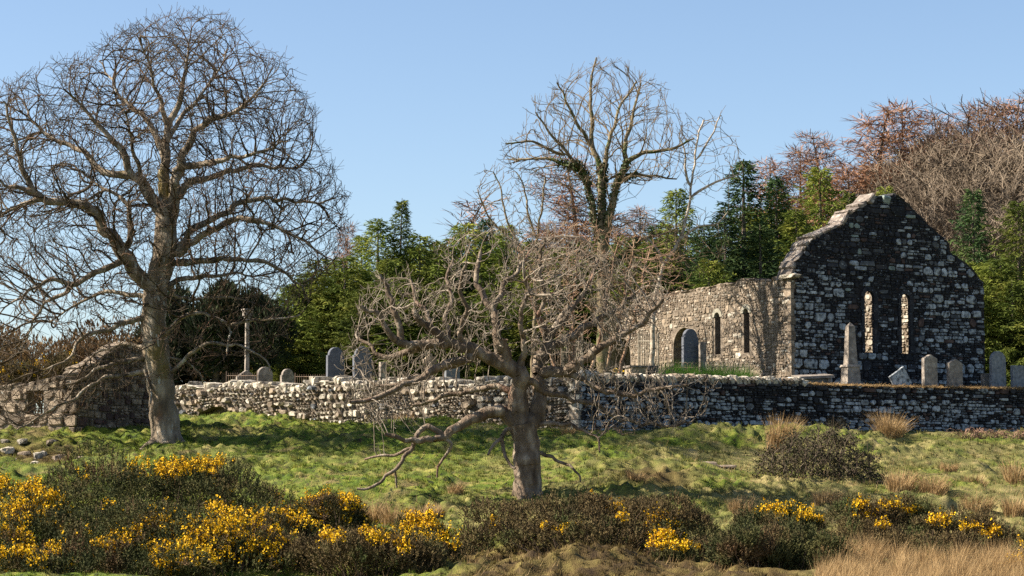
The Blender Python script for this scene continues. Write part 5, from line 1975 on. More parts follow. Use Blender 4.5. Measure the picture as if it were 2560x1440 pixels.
# obelisk in front of the gable
p = at(2127, 962, 81.2)
bz = gz(p[0], p[1])
top = at(2116, 806, 81.2)[2]
o = thing('obelisk', (p[0], p[1], bz), 'tapering stone obelisk on a stepped base left of the lancet windows', 'monument')
fr = np.array([0.35, -0.94, 0])
sd = np.array([0.94, 0.35, 0])
s0 = bz + 0.78
for nm, z0, z1, h0, h1, m in (('step', bz - 0.3, bz + 0.16, 0.36, 0.34, 'grave_grey'), ('pedestal', bz + 0.16, s0 - 0.06, 0.26, 0.235, 'grave'), ('cornice', s0 - 0.06, s0 + 0.02, 0.285, 0.25, 'grave')):
    V, F = boxVF((p[0], p[1], (z0 + z1) / 2), sd, fr, (0, 0, 1), h0, h0, (z1 - z0) / 2, top=h1 / h0)
    part(nm, o, V, F, M[m])
V, F = boxVF((p[0], p[1], (s0 + 0.02 + top - 0.14) / 2), sd, fr, (0, 0, 1), 0.185, 0.185, (top - 0.14 - s0 - 0.02) / 2, top=0.66)
sh_ = part('shaft', o, V, F, M['grave'])
V, F = boxVF((p[0], p[1], top - 0.07), sd, fr, (0, 0, 1), 0.122, 0.122, 0.07, top=0.08)
part('cap', sh_, V, F, M['grave'], base=np.array(o.location))

# table tomb
c = at(2032, 945, 80.4)
c[2] = at(2032, 941, 80.4)[2]
o = thing('table_tomb', (c[0], c[1], gz(c[0], c[1])), 'low table tomb with a tilted slab at the foot of the gable', 'tomb')
tl = np.array([0.96, 0.2, 0.05])
tl /= np.linalg.norm(tl)
tw = np.array([-0.25, 0.95, 0.1])
tw -= tl * (tw @ tl)
tw /= np.linalg.norm(tw)
tu = np.cross(tl, tw)
V, F = boxVF(c, tl, tw, tu, 0.66, 0.42, 0.045, top=0.97)
part('slab', o, V, F, M['grave'])
for a, b in ((-0.52, -0.3), (0.5, -0.3), (-0.52, 0.3), (0.5, 0.3)):
    q_ = c + tl * a + tw * b
    V, F = boxVF(q_ - np.array([0, 0, 0.26]), tl, tw, (0, 0, 1), 0.06, 0.06, 0.22)
    part('leg', o, V, F, M['grave'])
V, F = boxVF(c + tl * 0.1 - np.array([0, 0, 0.25]), tl, tw, (0, 0, 1), 0.36, 0.22, 0.2)
part('side_panel', o, V, F, M['grave_grey'])

# pale box tomb by the wall
c = at(1589, 940, 80.4)
o = thing('box_tomb', (c[0], c[1], c[2] - 0.1), 'pale box tomb behind the wall left of the black block', 'tomb')
V, F = boxVF(c + np.array([0, 0, 0.10]), (0.95, 0.3, 0), (-0.3, 0.95, 0), (0, 0, 1), 0.29, 0.3, 0.19)
part('body', o, V, F, M['s_buff'])
V, F = boxVF(c + np.array([0, 0, 0.32]), (0.95, 0.3, 0), (-0.3, 0.95, 0), (0, 0, 1), 0.34, 0.35, 0.035)
part('lid', o, V, F, M['coping'])

# pillar monument with a moulded cap
p = at(617, 930, 88.6)
bz = gz(p[0], p[1])
o = thing('pillar_monument', (p[0], p[1], bz), 'slender pillar monument with a white moulded cap among the sycamore branches', 'monument')
zt = at(617, 772, 88.6)[2]
ax_, ay_ = np.array([0.9, 0.43, 0]), np.array([-0.43, 0.9, 0])
for nm, z0, z1, w0, w1, m in (('base', bz - 0.2, bz + 0.35, 0.32, 0.30, 'grave'), ('shaft', bz + 0.35, zt - 0.36, 0.075, 0.065, 'grave'), ('neck', zt - 0.36, zt - 0.28, 0.10, 0.10, 'grave'),
                              ('cap', zt - 0.28, zt - 0.06, 0.15, 0.15, 'coping'), ('cornice', zt - 0.06, zt, 0.19, 0.18, 'coping')):
    V, F = boxVF((p[0], p[1], (z0 + z1) / 2), ax_, ay_, (0, 0, 1), w0, w0, (z1 - z0) / 2, top=w1 / w0)
    part(nm, o, V, F, M[m])


def railing(px0, px1, py0, py1, Y0, Y1, label, m, gap=0.11, r=0.011, hoops=False, post_up=0.06, name='iron_railing'):
    """upright bars between two rails; py0/py1 are top and foot in the picture"""
    a, b = at(px0, py1, Y0), at(px1, py1, Y1)
    ta, tb = at(px0, py0, Y0), at(px1, py0, Y1)
    o = thing(name, tuple(a), label, 'railing', 'iron railings round the graves')
    L = np.linalg.norm(b - a)
    n = max(3, int(L / gap))
    u = (b - a) / L
    bar = None
    ha = ta[2] - a[2]
    for i in range(n + 1):
        f = i / n
        q_, t_ = a + (b - a) * f, ta + (tb - ta) * f
        post = i in (0, n)
        if bar is None or post:
            V, F = tubeVF(np.stack([np.zeros(3), np.array([0, 0, (t_ - q_)[2] + (post_up if post else 0)])]), [r * (2.2 if post else 1)] * 2, 6 if post else 4)
            me = mk_mesh('bar', V, F, [M[m]])
            if not post:
                bar = me
        else:
            me = bar
        link('post' if post else 'bar', me, o, tuple(q_ - a))
    for k in (0.12, 0.82):
        V, F = tubeVF(np.stack([a + (ta - a) * k, b + (tb - b) * k]), [r * 1.3] * 2, 4)
        part('rail', o, V, F, M[m])
    if hoops:
        for i in range(0, n - 1, 2):
            q0, q1 = ta + (tb - ta) * (i / n), ta + (tb - ta) * ((i + 2) / n)
            w = np.linalg.norm(q1 - q0) / 2
            pts = [(q0 + q1) / 2 + u * w * -math.cos(t_) + np.array([0, 0, w * 0.9 * math.sin(t_)]) for t_ in np.linspace(0, math.pi, 7)]
            V, F = tubeVF(np.stack(pts), [r] * 7, 4)
            part('hoop', o, V, F, M[m])
    return o


railing(1766, 1873, 910, 950, 82.0, 82.6, 'low hooped railing in front of the side wall, right of the blue-grey headstone', 'iron_pale', hoops=True, gap=0.09)
railing(1664, 1752, 912, 950, 82.9, 82.0, 'low hooped railing in front of the blue-grey headstone', 'iron', hoops=True, gap=0.09)
railing(1597, 1646, 836, 930, 88.0, 86.6, 'tall iron gate of upright bars against the side wall', 'iron_pale', gap=0.13, r=0.018, name='iron_gate')
railing(1404, 1456, 838, 930, 86.5, 85.0, 'tall rusty bars just behind the ash trunk, left', 'iron_pale', gap=0.13, r=0.016)
railing(1330, 1402, 845, 930, 85.5, 86.5, 'tall bars behind the gnarled crown, left of the rusty bars', 'iron', gap=0.13, r=0.014)
railing(566, 642, 932, 972, 87.4, 86.6, 'rusty railing behind the sunlit wall, left of the squat headstones', 'iron', gap=0.10)
railing(738, 816, 936, 968, 85.4, 84.6, 'dark railing between the squat headstones and the tall dark ones', 'iron', gap=0.10)

# daffodils by the box tomb
rg = np.random.default_rng(12)
for i in range(9):
    b = at(1531 + 30 * rg.random(), 944, 80.2 + rg.random() * 0.5)
    t_ = at(1533 + 28 * rg.random(), 921 + 9 * rg.random(), b[1])
    o = thing('daffodil', tuple(b - np.array([0, 0, 0.1])), 'yellow daffodil in the clump left of the pale box tomb', 'flower', 'daffodils left of the box tomb')
    V, F = tubeVF(np.stack([b - np.array([0, 0, 0.1]), (b + t_) / 2, t_]), [0.008] * 3, 4)
    part('stem', o, V, F, M['lush'])
    V, F = [], []
    d = nrm(np.array([-0.6, -0.6, 0.3]))
    e1_ = nrm(np.cross(d, np.array([0, 0, 1.0])))
    e2_ = np.cross(e1_, d)
    for k in range(6):
        a = k * math.pi / 3
        q_ = e1_ * math.cos(a) + e2_ * math.sin(a)
        s_ = np.cross(q_, d)
        j = len(V)
        V += [t_, t_ + q_ * 0.022 + s_ * 0.014, t_ + q_ * 0.045, t_ + q_ * 0.022 - s_ * 0.014]
        F.append([j, j + 1, j + 2, j + 3])
    j = len(V)
    for k in range(6):
        a = k * math.pi / 3
        q_ = e1_ * math.cos(a) + e2_ * math.sin(a)
        V += [t_ + q_ * 0.012, t_ + q_ * 0.018 + d * 0.03]
    for k in range(6):
        F.append([j + 2 * k, j + 2 * ((k + 1) % 6), j + 2 * ((k + 1) % 6) + 1, j + 2 * k + 1])
    part('flower', o, V, F, M['daffodil'])

# ------------------------------------------------------------------ gorse
def gorse(name, label, shape, n, flower, m='gorse', seed=0, cat='gorse bush', thick=0.85, fl_where=None, spine=0.13, group='gorse bushes in the foreground', Y=None):
    """shape: list of (px, py, rx, ry) lumps in photo pixels; the bush stands where the slope
    shows at the foot of its lowest lump"""
    rg = np.random.default_rng(seed)
    low = max(s[1] + s[3] * 0.8 for s in shape)
    cx = sum(s[0] for s in shape) / len(shape)
    fixed = Y is not None
    if Y is None:
        b = hit(cx, min(low, 1560), 40)
        Y = b[1]
    b = at(cx, low, Y)
    gzz = gz(b[0], Y)
    o = thing(name, (b[0], Y, gzz), label, cat, group)
    L = []
    for i, (px, py, rx, ry) in enumerate(shape):
        k = Y / FPX
        # every lump rests on the slope where its own foot shows
        Yl = Y + (low - py) / FPX * Y * 0.55 if fixed else hit(px, min(1560, py + ry * 0.72), 40)[1] + 0.1
        k = Yl / FPX
        c = at(px, py, Yl)
        L.append((c, np.array([rx * k, max(0.35, rx * k * thick), ry * k])))
    # cauliflower of smaller domes over each lump
    sub = []
    for c, r in L:
        for k in range(11):
            d = nrm(rg.normal(size=3))
            d[2] = abs(d[2]) * 0.9 - 0.1
            d[1] -= 0.25
            f = 0.22 + 0.30 * rg.random() ** 1.5
            sub.append((c + d * r * (0.70 + 0.42 * rg.random()), np.maximum(r * f * np.array([1, 1, 1.15]), 0.14)))
    L = [(c, r * 0.8) for c, r in L] + sub
    C, N = [], []
    ar = np.array([(r[0] * r[2]) for _, r in L])
    ar[:len(shape)] *= 0.8
    cnt = np.maximum(12, n * 0.5 * ar / ar.sum()).astype(int)
    for (c, r), q_ in zip(L, cnt):
        d = nrm(rg.normal(size=(q_ * 3, 3)))
        d = d[(d[:, 2] > -0.5) & (d[:, 1] < 0.7)][:q_]
        lum = vnoise(d * 3.2 + c, seed + 3)[:, None]
        C.append(c + d * r * (0.82 + 0.34 * lum) * (1 - 0.25 * rg.random((len(d), 1)) ** 2))
        N.append(nrm(d / r))
    C, N = np.concatenate(C), np.concatenate(N)
    gg = ground0(C[:, 0], C[:, 1])
    ok = C[:, 2] > gg - 0.05
    C, N = C[ok], N[ok]
    ax = nrm(N * 0.75 + np.array([0, 0, 0.9]) + (rg.random(C.shape) - 0.5) * 0.7)
    # upright sprigs set with spines all round
    Vs = []
    q_ = len(C)
    SL = spine * (1.0 + 1.1 * rg.random((q_, 1)) + 1.6 * (rg.random((q_, 1)) < 0.07))
    for k in range(10):
        f = (k + rg.random((q_, 1))) / 10
        d = nrm(ax * (0.5 + 0.6 * f) + (rg.random((q_, 3)) - 0.5) * 1.7)
        s_ = nrm(np.cross(d, rg.normal(size=(q_, 3))))
        ln = spine * (0.75 - 0.35 * f) * (0.5 + 0.6 * rg.random((q_, 1)))
        st = C + ax * (f - 0.25) * SL
        Vs.append(np.stack([st - s_ * 0.0115, st + s_ * 0.0115, st + d * ln], 1))
    V = np.concatenate(Vs).reshape(-1, 3)
    part('foliage', o, V, np.arange(len(V)).reshape(-1, 3), M[m])
    # woody stems inside
    tops = C[rg.choice(q_, 60)] * 0.8 + np.array([b[0], Y, gzz]) * 0.2
    bases = [np.array([b[0] + (t_[0] - b[0]) * 0.55, t_[1] + 0.1, float(ground0(np.array([b[0] + (t_[0] - b[0]) * 0.55]), np.array([t_[1] + 0.1]))[0]) - 0.1]) for t_ in tops]
    stems(o, bases, tops, 0.022, M['gorse_stem'], seed, 'stems')
    if flower > 0:
        px, py = topx(C)
        w = vnoise(C * 1.9 + seed, 13) * 0.55 + vnoise(C * 5.0 + seed, 14) * 0.45
        f = w + 0.14 * N[:, 2] - 0.05
        if fl_where is not None:
            f = f + fl_where(px, py)
        thr = np.quantile(f, 1 - flower * 0.8)
        idx_ = np.nonzero(f > thr)[0]
        # leave gaps: yellow comes in tight clusters at the shoot tips
        idx_ = idx_[rg.random(len(idx_)) < 0.8]
        Vs = []
        m_ = len(idx_)
        for k in range(9):
            c = C[idx_] + ax[idx_] * SL[idx_] * (0.25 + 0.62 * rg.random((m_, 1))) + (rg.random((m_, 3)) - 0.5) * 0.075
            a = nrm(rg.normal(size=(m_, 3)))
            b_ = nrm(np.cross(a, rg.normal(size=(m_, 3))))
            s_ = 0.014 + 0.013 * rg.random((m_, 1))
            Vs.append(np.stack([c - a * s_, c + b_ * s_, c + a * s_, c - b_ * s_], 1))
        if m_:
            V = np.concatenate(Vs).reshape(-1, 3)
            part('flowers', o, V, np.arange(len(V)).reshape(-1, 4), M['petal'])
    return o


def topband(y0, k=0.004):
    return lambda px, py: -k * np.clip(py - y0, 0, 200)


def spots(lst):
    def f(px, py):
        r = np.full(px.shape, -0.4)
        for x, y, rx, ry in lst:
            r = np.maximum(r, 0.5 - 0.9 * np.hypot((px - x) / rx, (py - y) / ry))
        return r
    return f


gorse('gorse_bush', 'large dark green gorse below the sycamore, yellow along its top', [(250, 1270, 190, 110), (420, 1240, 190, 95), (560, 1260, 150, 95), (160, 1260, 100, 70), (330, 1340, 200, 90), (520, 1330, 150, 80), (650, 1290, 80, 70), (200, 1350, 130, 70), (420, 1390, 150, 60)], 19000, 0.10, seed=1,
      fl_where=spots([(350, 1165, 40, 20), (430, 1180, 60, 40), (520, 1165, 60, 25), (60, 1210, 60, 40), (560, 1280, 60, 30)]))
gorse('gorse_bush', 'bright yellow gorse cut by the left edge', [(50, 1320, 120, 75), (20, 1260, 90, 60), (90, 1350, 70, 60), (10, 1390, 90, 60)], 7000, 0.42, seed=2, fl_where=topband(1350))
gorse('gorse_bush', 'wide gorse sprinkled with yellow, front left centre', [(540, 1370, 190, 80), (430, 1385, 90, 70), (640, 1350, 110, 70), (560, 1420, 200, 60), (700, 1400, 80, 60)], 11500, 0.40, seed=3)
gorse('gorse_bush', 'low gorse with scattered yellow in the bottom left corner', [(180, 1420, 170, 50), (330, 1420, 110, 55), (80, 1440, 90, 45), (250, 1400, 130, 55), (420, 1440, 90, 40)], 8000, 0.26, seed=4)
gorse('gorse_bush', 'rounded gorse dotted with yellow above the wide front gorse', [(815, 1305, 105, 62), (770, 1320, 70, 50), (870, 1325, 60, 50)], 6000, 0.34, seed=5, fl_where=topband(1290))
gorse('gorse_bush', 'brownish gorse with a row of yellow tufts, front centre', [(860, 1410, 150, 70), (760, 1410, 90, 60), (980, 1420, 120, 65), (1060, 1420, 70, 60)], 8500, 0.13, m='gorse_brown', seed=6, fl_where=spots([(835, 1352, 45, 18), (945, 1358, 35, 16), (1010, 1380, 30, 20)]))
gorse('gorse_bush', 'small gorse crowned with solid yellow, right of the brownish front gorse', [(1058, 1345, 62, 50), (1040, 1385, 60, 55), (1085, 1390, 45, 50)], 4200, 0.48, seed=7, fl_where=topband(1350, 0.006))
gorse('gorse_bush', 'large brown-green gorse at the foot of the gnarled tree', [(1330, 1320, 150, 70), (1470, 1310, 150, 72), (1600, 1320, 130, 75), (1250, 1360, 90, 55), (1400, 1350, 140, 60), (1550, 1350, 130, 60), (1690, 1350, 90, 65), (1740, 1385, 50, 45)], 16000, 0.035, m='gorse_brown', seed=8,
      fl_where=spots([(1480, 1240, 40, 20), (1545, 1275, 60, 20), (1240, 1320, 60, 40), (1400, 1330, 200, 60), (1560, 1300, 200, 50)]))
gorse('gorse_bush', 'small gorse with a dense yellow head in front of the large brown-green gorse', [(1668, 1360, 52, 48), (1660, 1400, 48, 50), (1690, 1410, 50, 45)], 4200, 0.60, seed=9, fl_where=topband(1360, 0.012))
gorse('gorse_bush', 'dark green flowerless gorse at the front right', [(1930, 1390, 130, 75), (1860, 1400, 80, 60), (2000, 1410, 75, 60), (1920, 1340, 90, 50)], 9500, 0.0, seed=10, spine=0.15)
gorse('gorse_bush', 'gorse with yellow tufts behind the dark green flowerless gorse', [(1960, 1315, 60, 40), (2010, 1325, 50, 35), (1930, 1310, 40, 35)], 3000, 0.34, seed=11, fl_where=topband(1300, 0.01))
gorse('gorse_bush', 'long sprawling gorse with yellow crest at the right', [(2170, 1320, 90, 58), (2260, 1320, 100, 60), (2360, 1340, 100, 60), (2450, 1355, 80, 55), (2150, 1360, 80, 50), (2300, 1370, 120, 45), (2510, 1380, 50, 40)], 12500, 0.17, m='gorse_brown', seed=12,
      fl_where=spots([(2150, 1270, 40, 14), (2170, 1295, 70, 20), (2230, 1275, 40, 15), (2290, 1285, 60, 15), (2350, 1310, 50, 18), (2420, 1325, 60, 20), (2480, 1340, 40, 16), (2200, 1320, 40, 20)]))
gorse('gorse_bush', 'yellow gorse cut by the bottom right corner', [(2560, 1410, 45, 45), (2590, 1390, 60, 55), (2545, 1440, 40, 35)], 3000, 0.36, seed=13)
gorse('gorse_bush', 'gorse sprig with orange-yellow flowers left of the cottage', [(10, 960, 70, 45), (60, 945, 50, 35), (150, 925, 50, 30)], 3500, 0.12, m='gorse_brown', seed=14, group='gorse by the cottage', Y=82.0)

# ------------------------------------------------------------------ brambles
YB2 = 63.0
b = hit(2050, 1235)
T = Tree(808)
rg = np.random.default_rng(9)
for i in range(9):
    px = 1930 + 25 * i
    q_ = at(px, 1240, b[1] + 0.4 * (i % 3))
    T.P.append(np.array([q_[0], q_[1], gz(q_[0], q_[1]) - 0.1]))
    T.par.append(-1); T.r.append(0.03); T.pid.append(0)
    T.P.append(T.P[-1] + np.array([0.05, 0, 0.25])); T.par.append(len(T.P) - 2); T.r.append(0.025); T.pid.append(0)
A = cloud([(1895, 1150), (1925, 1120), (1950, 1128), (1985, 1085), (2030, 1095), (2070, 1068), (2100, 1092), (2130, 1085), (2150, 1130), (2195, 1140), (2180, 1180), (2215, 1205), (2160, 1235), (2100, 1225), (2050, 1255), (1990, 1220), (1950, 1240), (1930, 1190), (1890, 1195)], 3000, b[1] + 0.6, 1.0, 66)
T.grow(A, step=0.11, di=0.9, dk=0.13, iters=80, trop=(0.05, 0, 0.0), jit=0.5, maxn=7000)
T.twiglets(n=3, length=0.30, up=0.1, seg=2, spread=1.3)
T.radii(tip=0.006, ex=2.4, mx=0.02)
br = thing('bramble_thicket', (b[0], b[1], b[2]), 'tangled grey-brown bramble mound on the slope below the gable', 'bramble')
T.build(br, M['bramble'], M['bramble'], rough=0, names=('stem', 'stem', 'canes'))
P = np.array(T.P)
n_ = 7000
c = P[rg.choice(len(P), n_)] + (rg.random((n_, 3)) - 0.5) * 0.1
V, F = blades(c, nrm(rg.normal(size=(n_, 3))), 0.05 + 0.05 * rg.random(n_), 0.014 + 0.012 * rg.random(n_), rg)
part('leaves', br, V, F, M['bramble_leaf'])


def arching(px0, px1, base_py, h, n, seed, label, m='bramble_red'):
    rg = np.random.default_rng(seed)
    b = hit((px0 + px1) / 2, base_py)
    o = thing('bramble', tuple(b), label, 'bramble')
    L = []
    for i in range(n):
        px = px0 + (px1 - px0) * rg.random()
        q_ = hit(px, base_py + 8 * rg.random())
        e = q_ + np.array([(rg.random() - 0.5) * 1.6, (rg.random() - 0.5) * 0.6, 0])
        e[2] = gz(e[0], e[1]) + 0.1 * rg.random()
        top = (q_ + e) / 2 + np.array([0, 0, h * (0.4 + 0.8 * rg.random())])
        t = np.linspace(0, 1, 7)[:, None]
        pts = (1 - t) ** 2 * q_ + 2 * t * (1 - t) * (top + np.array([0, 0, h * 0.3])) + t ** 2 * e + (rg.random((7, 3)) - 0.5) * 0.07
        L.append(tubeVF(pts, np.linspace(0.012, 0.006, 7), 3))
    V, F = stack(L)
    part('canes', o, V, F, M[m])


arching(2400, 2460, 1085, 0.55, 42, 3, 'reddish arching brambles against the shaded wall, left clump')
arching(2480, 2580, 1098, 0.45, 60, 4, 'reddish arching brambles against the shaded wall at the right edge')
arching(1480, 1560, 1100, 0.5, 20, 5, 'thin bramble canes at the corner of the shaded wall')


# ------------------------------------------------------------------ rushes, dry grass, turf grass
def rushes(px, py, w, h, n, seed, label, lean=0.15, spread=0.5, Y=None):
    rg = np.random.default_rng(seed)
    b = hit(px, py) if Y is None else at(px, py, Y)
    k = b[1] / FPX
    W_, H_ = w * k, h * k
    o = thing('rush_tussock', tuple(b), label, 'grass tussock', 'straw-coloured tussocks')
    a = rg.random(n) * 6.283
    r = np.sqrt(rg.random(n)) * W_ * 0.28
    c = np.stack([b[0] + r * np.cos(a), b[1] + r * np.sin(a) * 0.8, np.zeros(n)], 1)
    c[:, 2] = ground0(c[:, 0], c[:, 1]) + lumps(c[:, 0], c[:, 1]) - 0.05
    d = nrm(np.stack([np.cos(a) * spread * rg.random(n) + lean, np.sin(a) * spread * rg.random(n), np.ones(n)], 1))
    L = H_ * (0.55 + 0.55 * rg.random(n))[:, None]
    s_ = nrm(np.cross(d, rg.normal(size=(n, 3)))) * 0.006
    bend = np.stack([np.cos(a), np.sin(a), -0.6 * np.ones(n)], 1) * L * 0.22 * rg.random((n, 1))
    m1 = c + d * L * 0.55
    t_ = c + d * L + bend
    V = np.stack([c - s_, c + s_, m1 + s_ * 0.9, t_, m1 - s_ * 0.9], 1).reshape(-1, 3)
    i = np.arange(n)[:, None] * 5
    part('blades', o, V, [np.concatenate([i, i + 1, i + 2, i + 4], 1), np.concatenate([i + 4, i + 2, i + 3], 1)], M['straw'])
    return o


rushes(1945, 1130, 100, 105, 520, 1, 'tall straw tussock leaning beside the bramble mound', lean=0.25, spread=0.35)
rushes(2075, 1072, 80, 50, 420, 2, 'straw tussock against the shaded wall above the bramble mound')
rushes(2222, 1104, 90, 80, 520, 3, 'fan-shaped straw tussock alone before the shaded wall', spread=0.9)
for i, (px, py, w, h, lab) in enumerate([(930, 1300, 90, 62, 'left tussock of the straw clump below the gnarled tree'), (985, 1310, 100, 68, 'middle tussock of the straw clump below the gnarled tree'), (1040, 1305, 100, 62, 'right tussock of the straw clump below the gnarled tree'),
                                         (1085, 1295, 70, 45, 'low tussock ending the straw clump on the right'), (970, 1225, 60, 45, 'small tussock under the drooping branch tips'), (1010, 1060, 70, 40, 'tawny tussock against the sunlit wall'),
                                         (2540, 1215, 90, 75, 'tawny tussock at the right edge of the slope'), (2430, 1245, 90, 45, 'low tawny tussock on the right of the slope'), (2330, 1265, 110, 60, 'straw tussock behind the sprawling gorse, right'),
                                         (2250, 1258, 110, 60, 'straw tussock behind the sprawling gorse, left'), (2065, 1285, 110, 50, 'olive tussock between the two yellow-tufted gorses'), (1850, 1300, 100, 42, 'tawny tussock right of the large brown-green gorse'),
                                         (2440, 1320, 110, 60, 'straw tussock behind the right end of the sprawling gorse'), (2540, 1330, 100, 60, 'straw tussock beside the right edge gorse'), (2370, 1190, 70, 35, 'thin tussock right of the bramble shadow'),
                                         (1135, 1250, 60, 40, 'thin straw tussock left of the gnarled trunk'), (1590, 1240, 70, 35, 'straw tuft on the dark bank right of the gnarled trunk'), (1420, 1090, 60, 30, 'short tuft at the foot of the wall corner')]):
    rushes(px, py, w, h, int(4.2 * w), 20 + i, lab, spread=0.6)


def scatter(name, label, n, region, hgt, wid, m, seed, mask=None, lean=(0.1, 0, 0), dens_y=True):
    """single blades strewn over the slope (x0, x1, y0, y1)"""
    rg = np.random.default_rng(seed)
    x = region[0] + (region[1] - region[0]) * rg.random(n)
    y = region[2] + (region[3] - region[2]) * rg.random(n)
    if mask is not None:
        k = mask(x, y, rg)
        x, y = x[k], y[k]
    n = len(x)
    c = np.stack([x, y, ground(x, y) - 0.02], 1)
    d = nrm(np.stack([(rg.random(n) - 0.5) * 1.3, (rg.random(n) - 0.5) * 1.3, np.ones(n)], 1) + np.array(lean))
    cl = vnoise(np.stack([x * 2.5 + 9.1, y * 3.2 + 9.1, 0 * x], 1), 5)
    L = hgt * (0.45 + 1.0 * rg.random((n, 1)) ** 1.5) * (0.5 + 1.3 * (1 - np.abs(2 * cl - 1)) ** 1.5)[:, None]
    s_ = nrm(np.cross(d, rg.normal(size=(n, 3)))) * wid
    V = np.stack([c - s_, c + s_, c + d * L], 1).reshape(-1, 3)
    o = link(name, mk_mesh(name, V, np.arange(len(V)).reshape(-1, 3), [M[m]]))
    if m == 'grass':
        paint(o, np.repeat(x, 3), np.repeat(y, 3))
    return tag(o, label, None, None, 'stuff')


def on_slope(x, y, rg):
    px, py = topx(np.stack([x, y, ground0(x, y)], 1))
    return (px > -60) & (px < 2620) & (py < 1500) & (y < wall_y(np.clip(x, -40, 40)) - 0.02)


def tufts(name, label, n, m, seed, mask, hgt):
    """clumps of blades: the rough cushions of the pasture"""
    rg = np.random.default_rng(seed)
    x = -17 + 35 * rg.random(n)
    y = 47 + 36 * rg.random(n)
    k = mask(x, y, rg)
    x, y = x[k], y[k]
    n = len(x)
    z = ground(x, y)
    Vs = []
    sz = hgt * (0.5 + 0.9 * rg.random((n, 1)) ** 2)
    for b in range(7):
        a = rg.random(n) * 6.283
        r = rg.random(n) * 0.06
        c = np.stack([x + r * np.cos(a), y + r * np.sin(a), z - 0.02], 1)
        d = nrm(np.stack([np.cos(a) * 0.8 * rg.random(n), np.sin(a) * 0.8 * rg.random(n), np.ones(n)], 1))
        s_ = nrm(np.cross(d, rg.normal(size=(n, 3)))) * 0.013
        Vs.append(np.stack([c - s_, c + s_, c + d * sz * (0.6 + 0.6 * rg.random((n, 1)))], 1))
    V = np.stack(Vs, 1).reshape(-1, 3)
    o = link(name, mk_mesh(name, V, np.arange(len(V)).reshape(-1, 3), [M[m]]))
    paint(o, np.repeat(x, 21), np.repeat(y, 21))
    return tag(o, label, None, None, 'stuff')


def tuft_mask(x, y, rg):
    w = fbm(np.stack([x * 0.8, y * 0.9, 0 * x], 1) + 31, 3, 71)
    return on_slope(x, y, rg) & (rg.random(len(x)) < np.clip((w - 0.30) * 3.0, 0.15, 1))


tufts('grass_tufts', 'rough tufts of grass scattered over the turf', 60000, 'grass', 8, tuft_mask, 0.125)
scatter('grass', 'short green turf grass over the slope', 120000, (-18, 19, 47, 84), 0.075, 0.0065, 'grass', 2, on_slope)


def dry_mask(x, y, rg):
    p = np.stack([x, y, 0 * x], 1)
    w = fbm(p * np.array([0.5, 0.7, 1]) + 4, 3, 61)
    px, py = topx(np.stack([x, y, ground0(x, y)], 1))
    right = sstep(1650, 2300, px) * sstep(1180, 1300, py)
    front = sstep(1330, 1420, py) * sstep(1950, 2150, px)
    low = sstep(1300, 1420, py) * 0.5
    return on_slope(x, y, rg) & (rg.random(len(x)) < np.clip((w - 0.52) * 1.6 + 0.8 * right * (w > 0.40) + front + low * (w > 0.48), 0, 1))


scatter('dry_grass', 'pale dry winter grass among the tussocks and along the foot of the slope', 200000, (-18, 19, 46.5, 80), 0.16, 0.005, 'straw', 3, dry_mask, lean=(0.25, 0, 0))


def front_mask(x, y, rg):
    px, py = topx(np.stack([x, y, ground0(x, y)], 1))
    return (px > 2040) & (px < 2640) & (py > 1422 + 12 * np.sin(px / 60)) & (py < 1560)


scatter('straw_meadow', 'tall pale straw grass along the bottom right', 90000, (5.5, 13, 46, 54), 0.34, 0.005, 'straw', 4, front_mask, lean=(0.3, 0, 0))


def lush_mask(x, y, rg):
    t = (x - C0[0]) * E2[0] + (y - C0[1]) * E2[1]
    o_ = -((x - C0[0]) * E1[0] + (y - C0[1]) * E1[1])
    px, py = topx(np.stack([x, y, ground0(x, y)], 1))
    return (o_ > 0.7) & (px > 1655) & (px < 1880) & (y > wall_y(x) + 0.8)


scatter('lush_grass', 'long fresh green grass inside the grave railings by the side wall', 26000, (4.5, 10, 77, 86), 0.42, 0.007, 'lush', 5, lush_mask)


def yard_mask(x, y, rg):
    D = y - wall_y(np.clip(x, -40, 40))
    px, py = topx(np.stack([x, y, ground0(x, y)], 1))
    o_ = -((x - C0[0]) * E1[0] + (y - C0[1]) * E1[1])
    return (D > 0.25) & (D < 6) & (px > 420) & (px < 2620) & (x > -11.4)


scatter('churchyard_grass', 'rough grass of the churchyard along the wall top', 60000, (-11.5, 20, 74, 92), 0.13, 0.006, 'grass', 6, yard_mask)
# turf fringe hanging over the shaded wall
rg = np.random.default_rng(31)
n = 9000
t = tE + (tEnd - tE) * rg.random(n)
z = zt_of(t) + 0.02 * rg.random(n)
o_ = -0.35 * rg.random(n) + 0.05
c = np.stack([RW.P[0] + RW.e[0] * t + RW.n[0] * o_, RW.P[1] + RW.e[1] * t + RW.n[1] * o_, z], 1)
d = nrm(np.stack([RW.n[0] * 0.7 + (rg.random(n) - 0.5), RW.n[1] * 0.7 + (rg.random(n) - 0.5), 0.8 * rg.random(n) - 0.35], 1))
V, F = blades(c, d, 0.06 + 0.14 * rg.random(n), 0.005 + 0.003 * rg.random(n), rg)
o = link('turf_fringe', mk_mesh('turf_fringe', V, F, [M['straw']]))
tag(o, 'dry turf fringe capping the right half of the shaded wall', None, None, 'stuff')

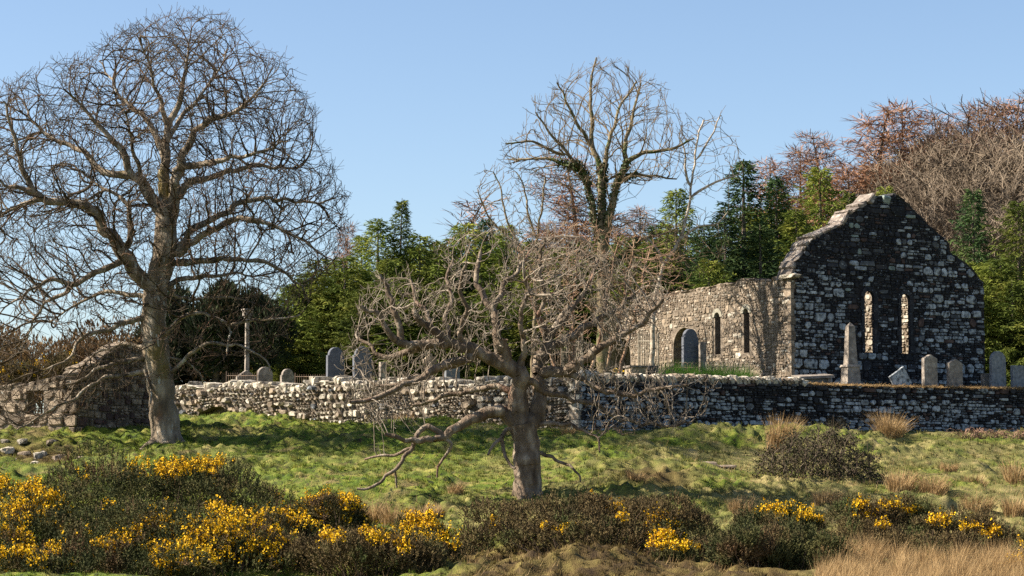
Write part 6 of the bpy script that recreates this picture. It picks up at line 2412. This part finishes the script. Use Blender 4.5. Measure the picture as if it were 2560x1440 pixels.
# ------------------------------------------------------------------ loose stones and the rock ledge
rg = np.random.default_rng(44)
for i, (px, py, w, h, m) in enumerate([(20, 1140, 18, 8, 's_pale'), (55, 1128, 14, 6, 's_pale'), (95, 1150, 12, 9, 's_pale'), (62, 1142, 18, 9, 's_tan'), (110, 1140, 9, 7, 's_pale'), (88, 1162, 14, 6, 's_pale'), (150, 1150, 20, 9, 's_tan'),
                                       (30, 1158, 16, 7, 's_tan'), (12, 1128, 12, 5, 's_pale'), (130, 1128, 16, 6, 's_tan'), (185, 1097, 12, 8, 's_pale'), (130, 1092, 20, 8, 's_tan'), (30, 1095, 18, 6, 's_pale'), (200, 1150, 14, 5, 's_tan')]):
    b = hit(px, py)
    k = b[1] / FPX
    a = rg.random() * 3
    o = thing('loose_stone', tuple(b), ['leftmost pale fallen stone before the cottage ruin', 'pale fallen stone at the top of the heap before the cottage', 'pale upright fallen stone at the right of the heap', 'broad brown fallen stone in the middle of the heap',
                                        'small pale fallen stone at the upper right of the heap', 'flat pale fallen stone lowest in the heap', 'broad brown fallen stone right of the heap', 'brown fallen stone at the lower left of the heap',
                                        'small pale fallen stone at the upper left edge of the picture', 'brown fallen stone above the right of the heap', 'white stone at the foot of the cottage corner', 'long brown stone at the foot of the cottage front',
                                        'flat pale stone at the foot of the cottage front, far left', 'flat brown fallen stone farthest right of the heap'][i], 'stone', 'fallen stones before the cottage')
    V, F = rockVF(b + np.array([0, 0, h * k * 0.5]), (math.cos(a), math.sin(a), 0.1), (-math.sin(a), math.cos(a), 0), (-0.1, 0, 1), w * k, w * k * 0.8, h * k * 1.2, rg)
    part('stone', o, V, F, M[m])
for i, (px, py, w, h) in enumerate([(1705, 1172, 16, 6), (1740, 1170, 22, 6), (1775, 1168, 18, 7), (1812, 1168, 22, 6), (1760, 1176, 18, 5)]):
    b = hit(px, py)
    k = b[1] / FPX
    o = thing('rock_slab', tuple(b), ['leftmost grey rock slab of the outcrop on the slope', 'second grey rock slab from the left of the outcrop', 'middle grey rock slab of the outcrop on the slope', 'rightmost grey rock slab of the outcrop, nearest the brambles', 'small low rock slab in front of the outcrop'][i], 'rock', 'rock outcrop on the slope')
    V, F = rockVF(b + np.array([0, 0, h * k * 0.6]), (1, 0.1, 0.02), (-0.1, 1, 0.1), (0, -0.1, 1), w * k * 1.3, 0.3, h * k * 0.9, rg, box=0.6, rough=0.3)
    part('stone', o, V, F, M['s_tan'])
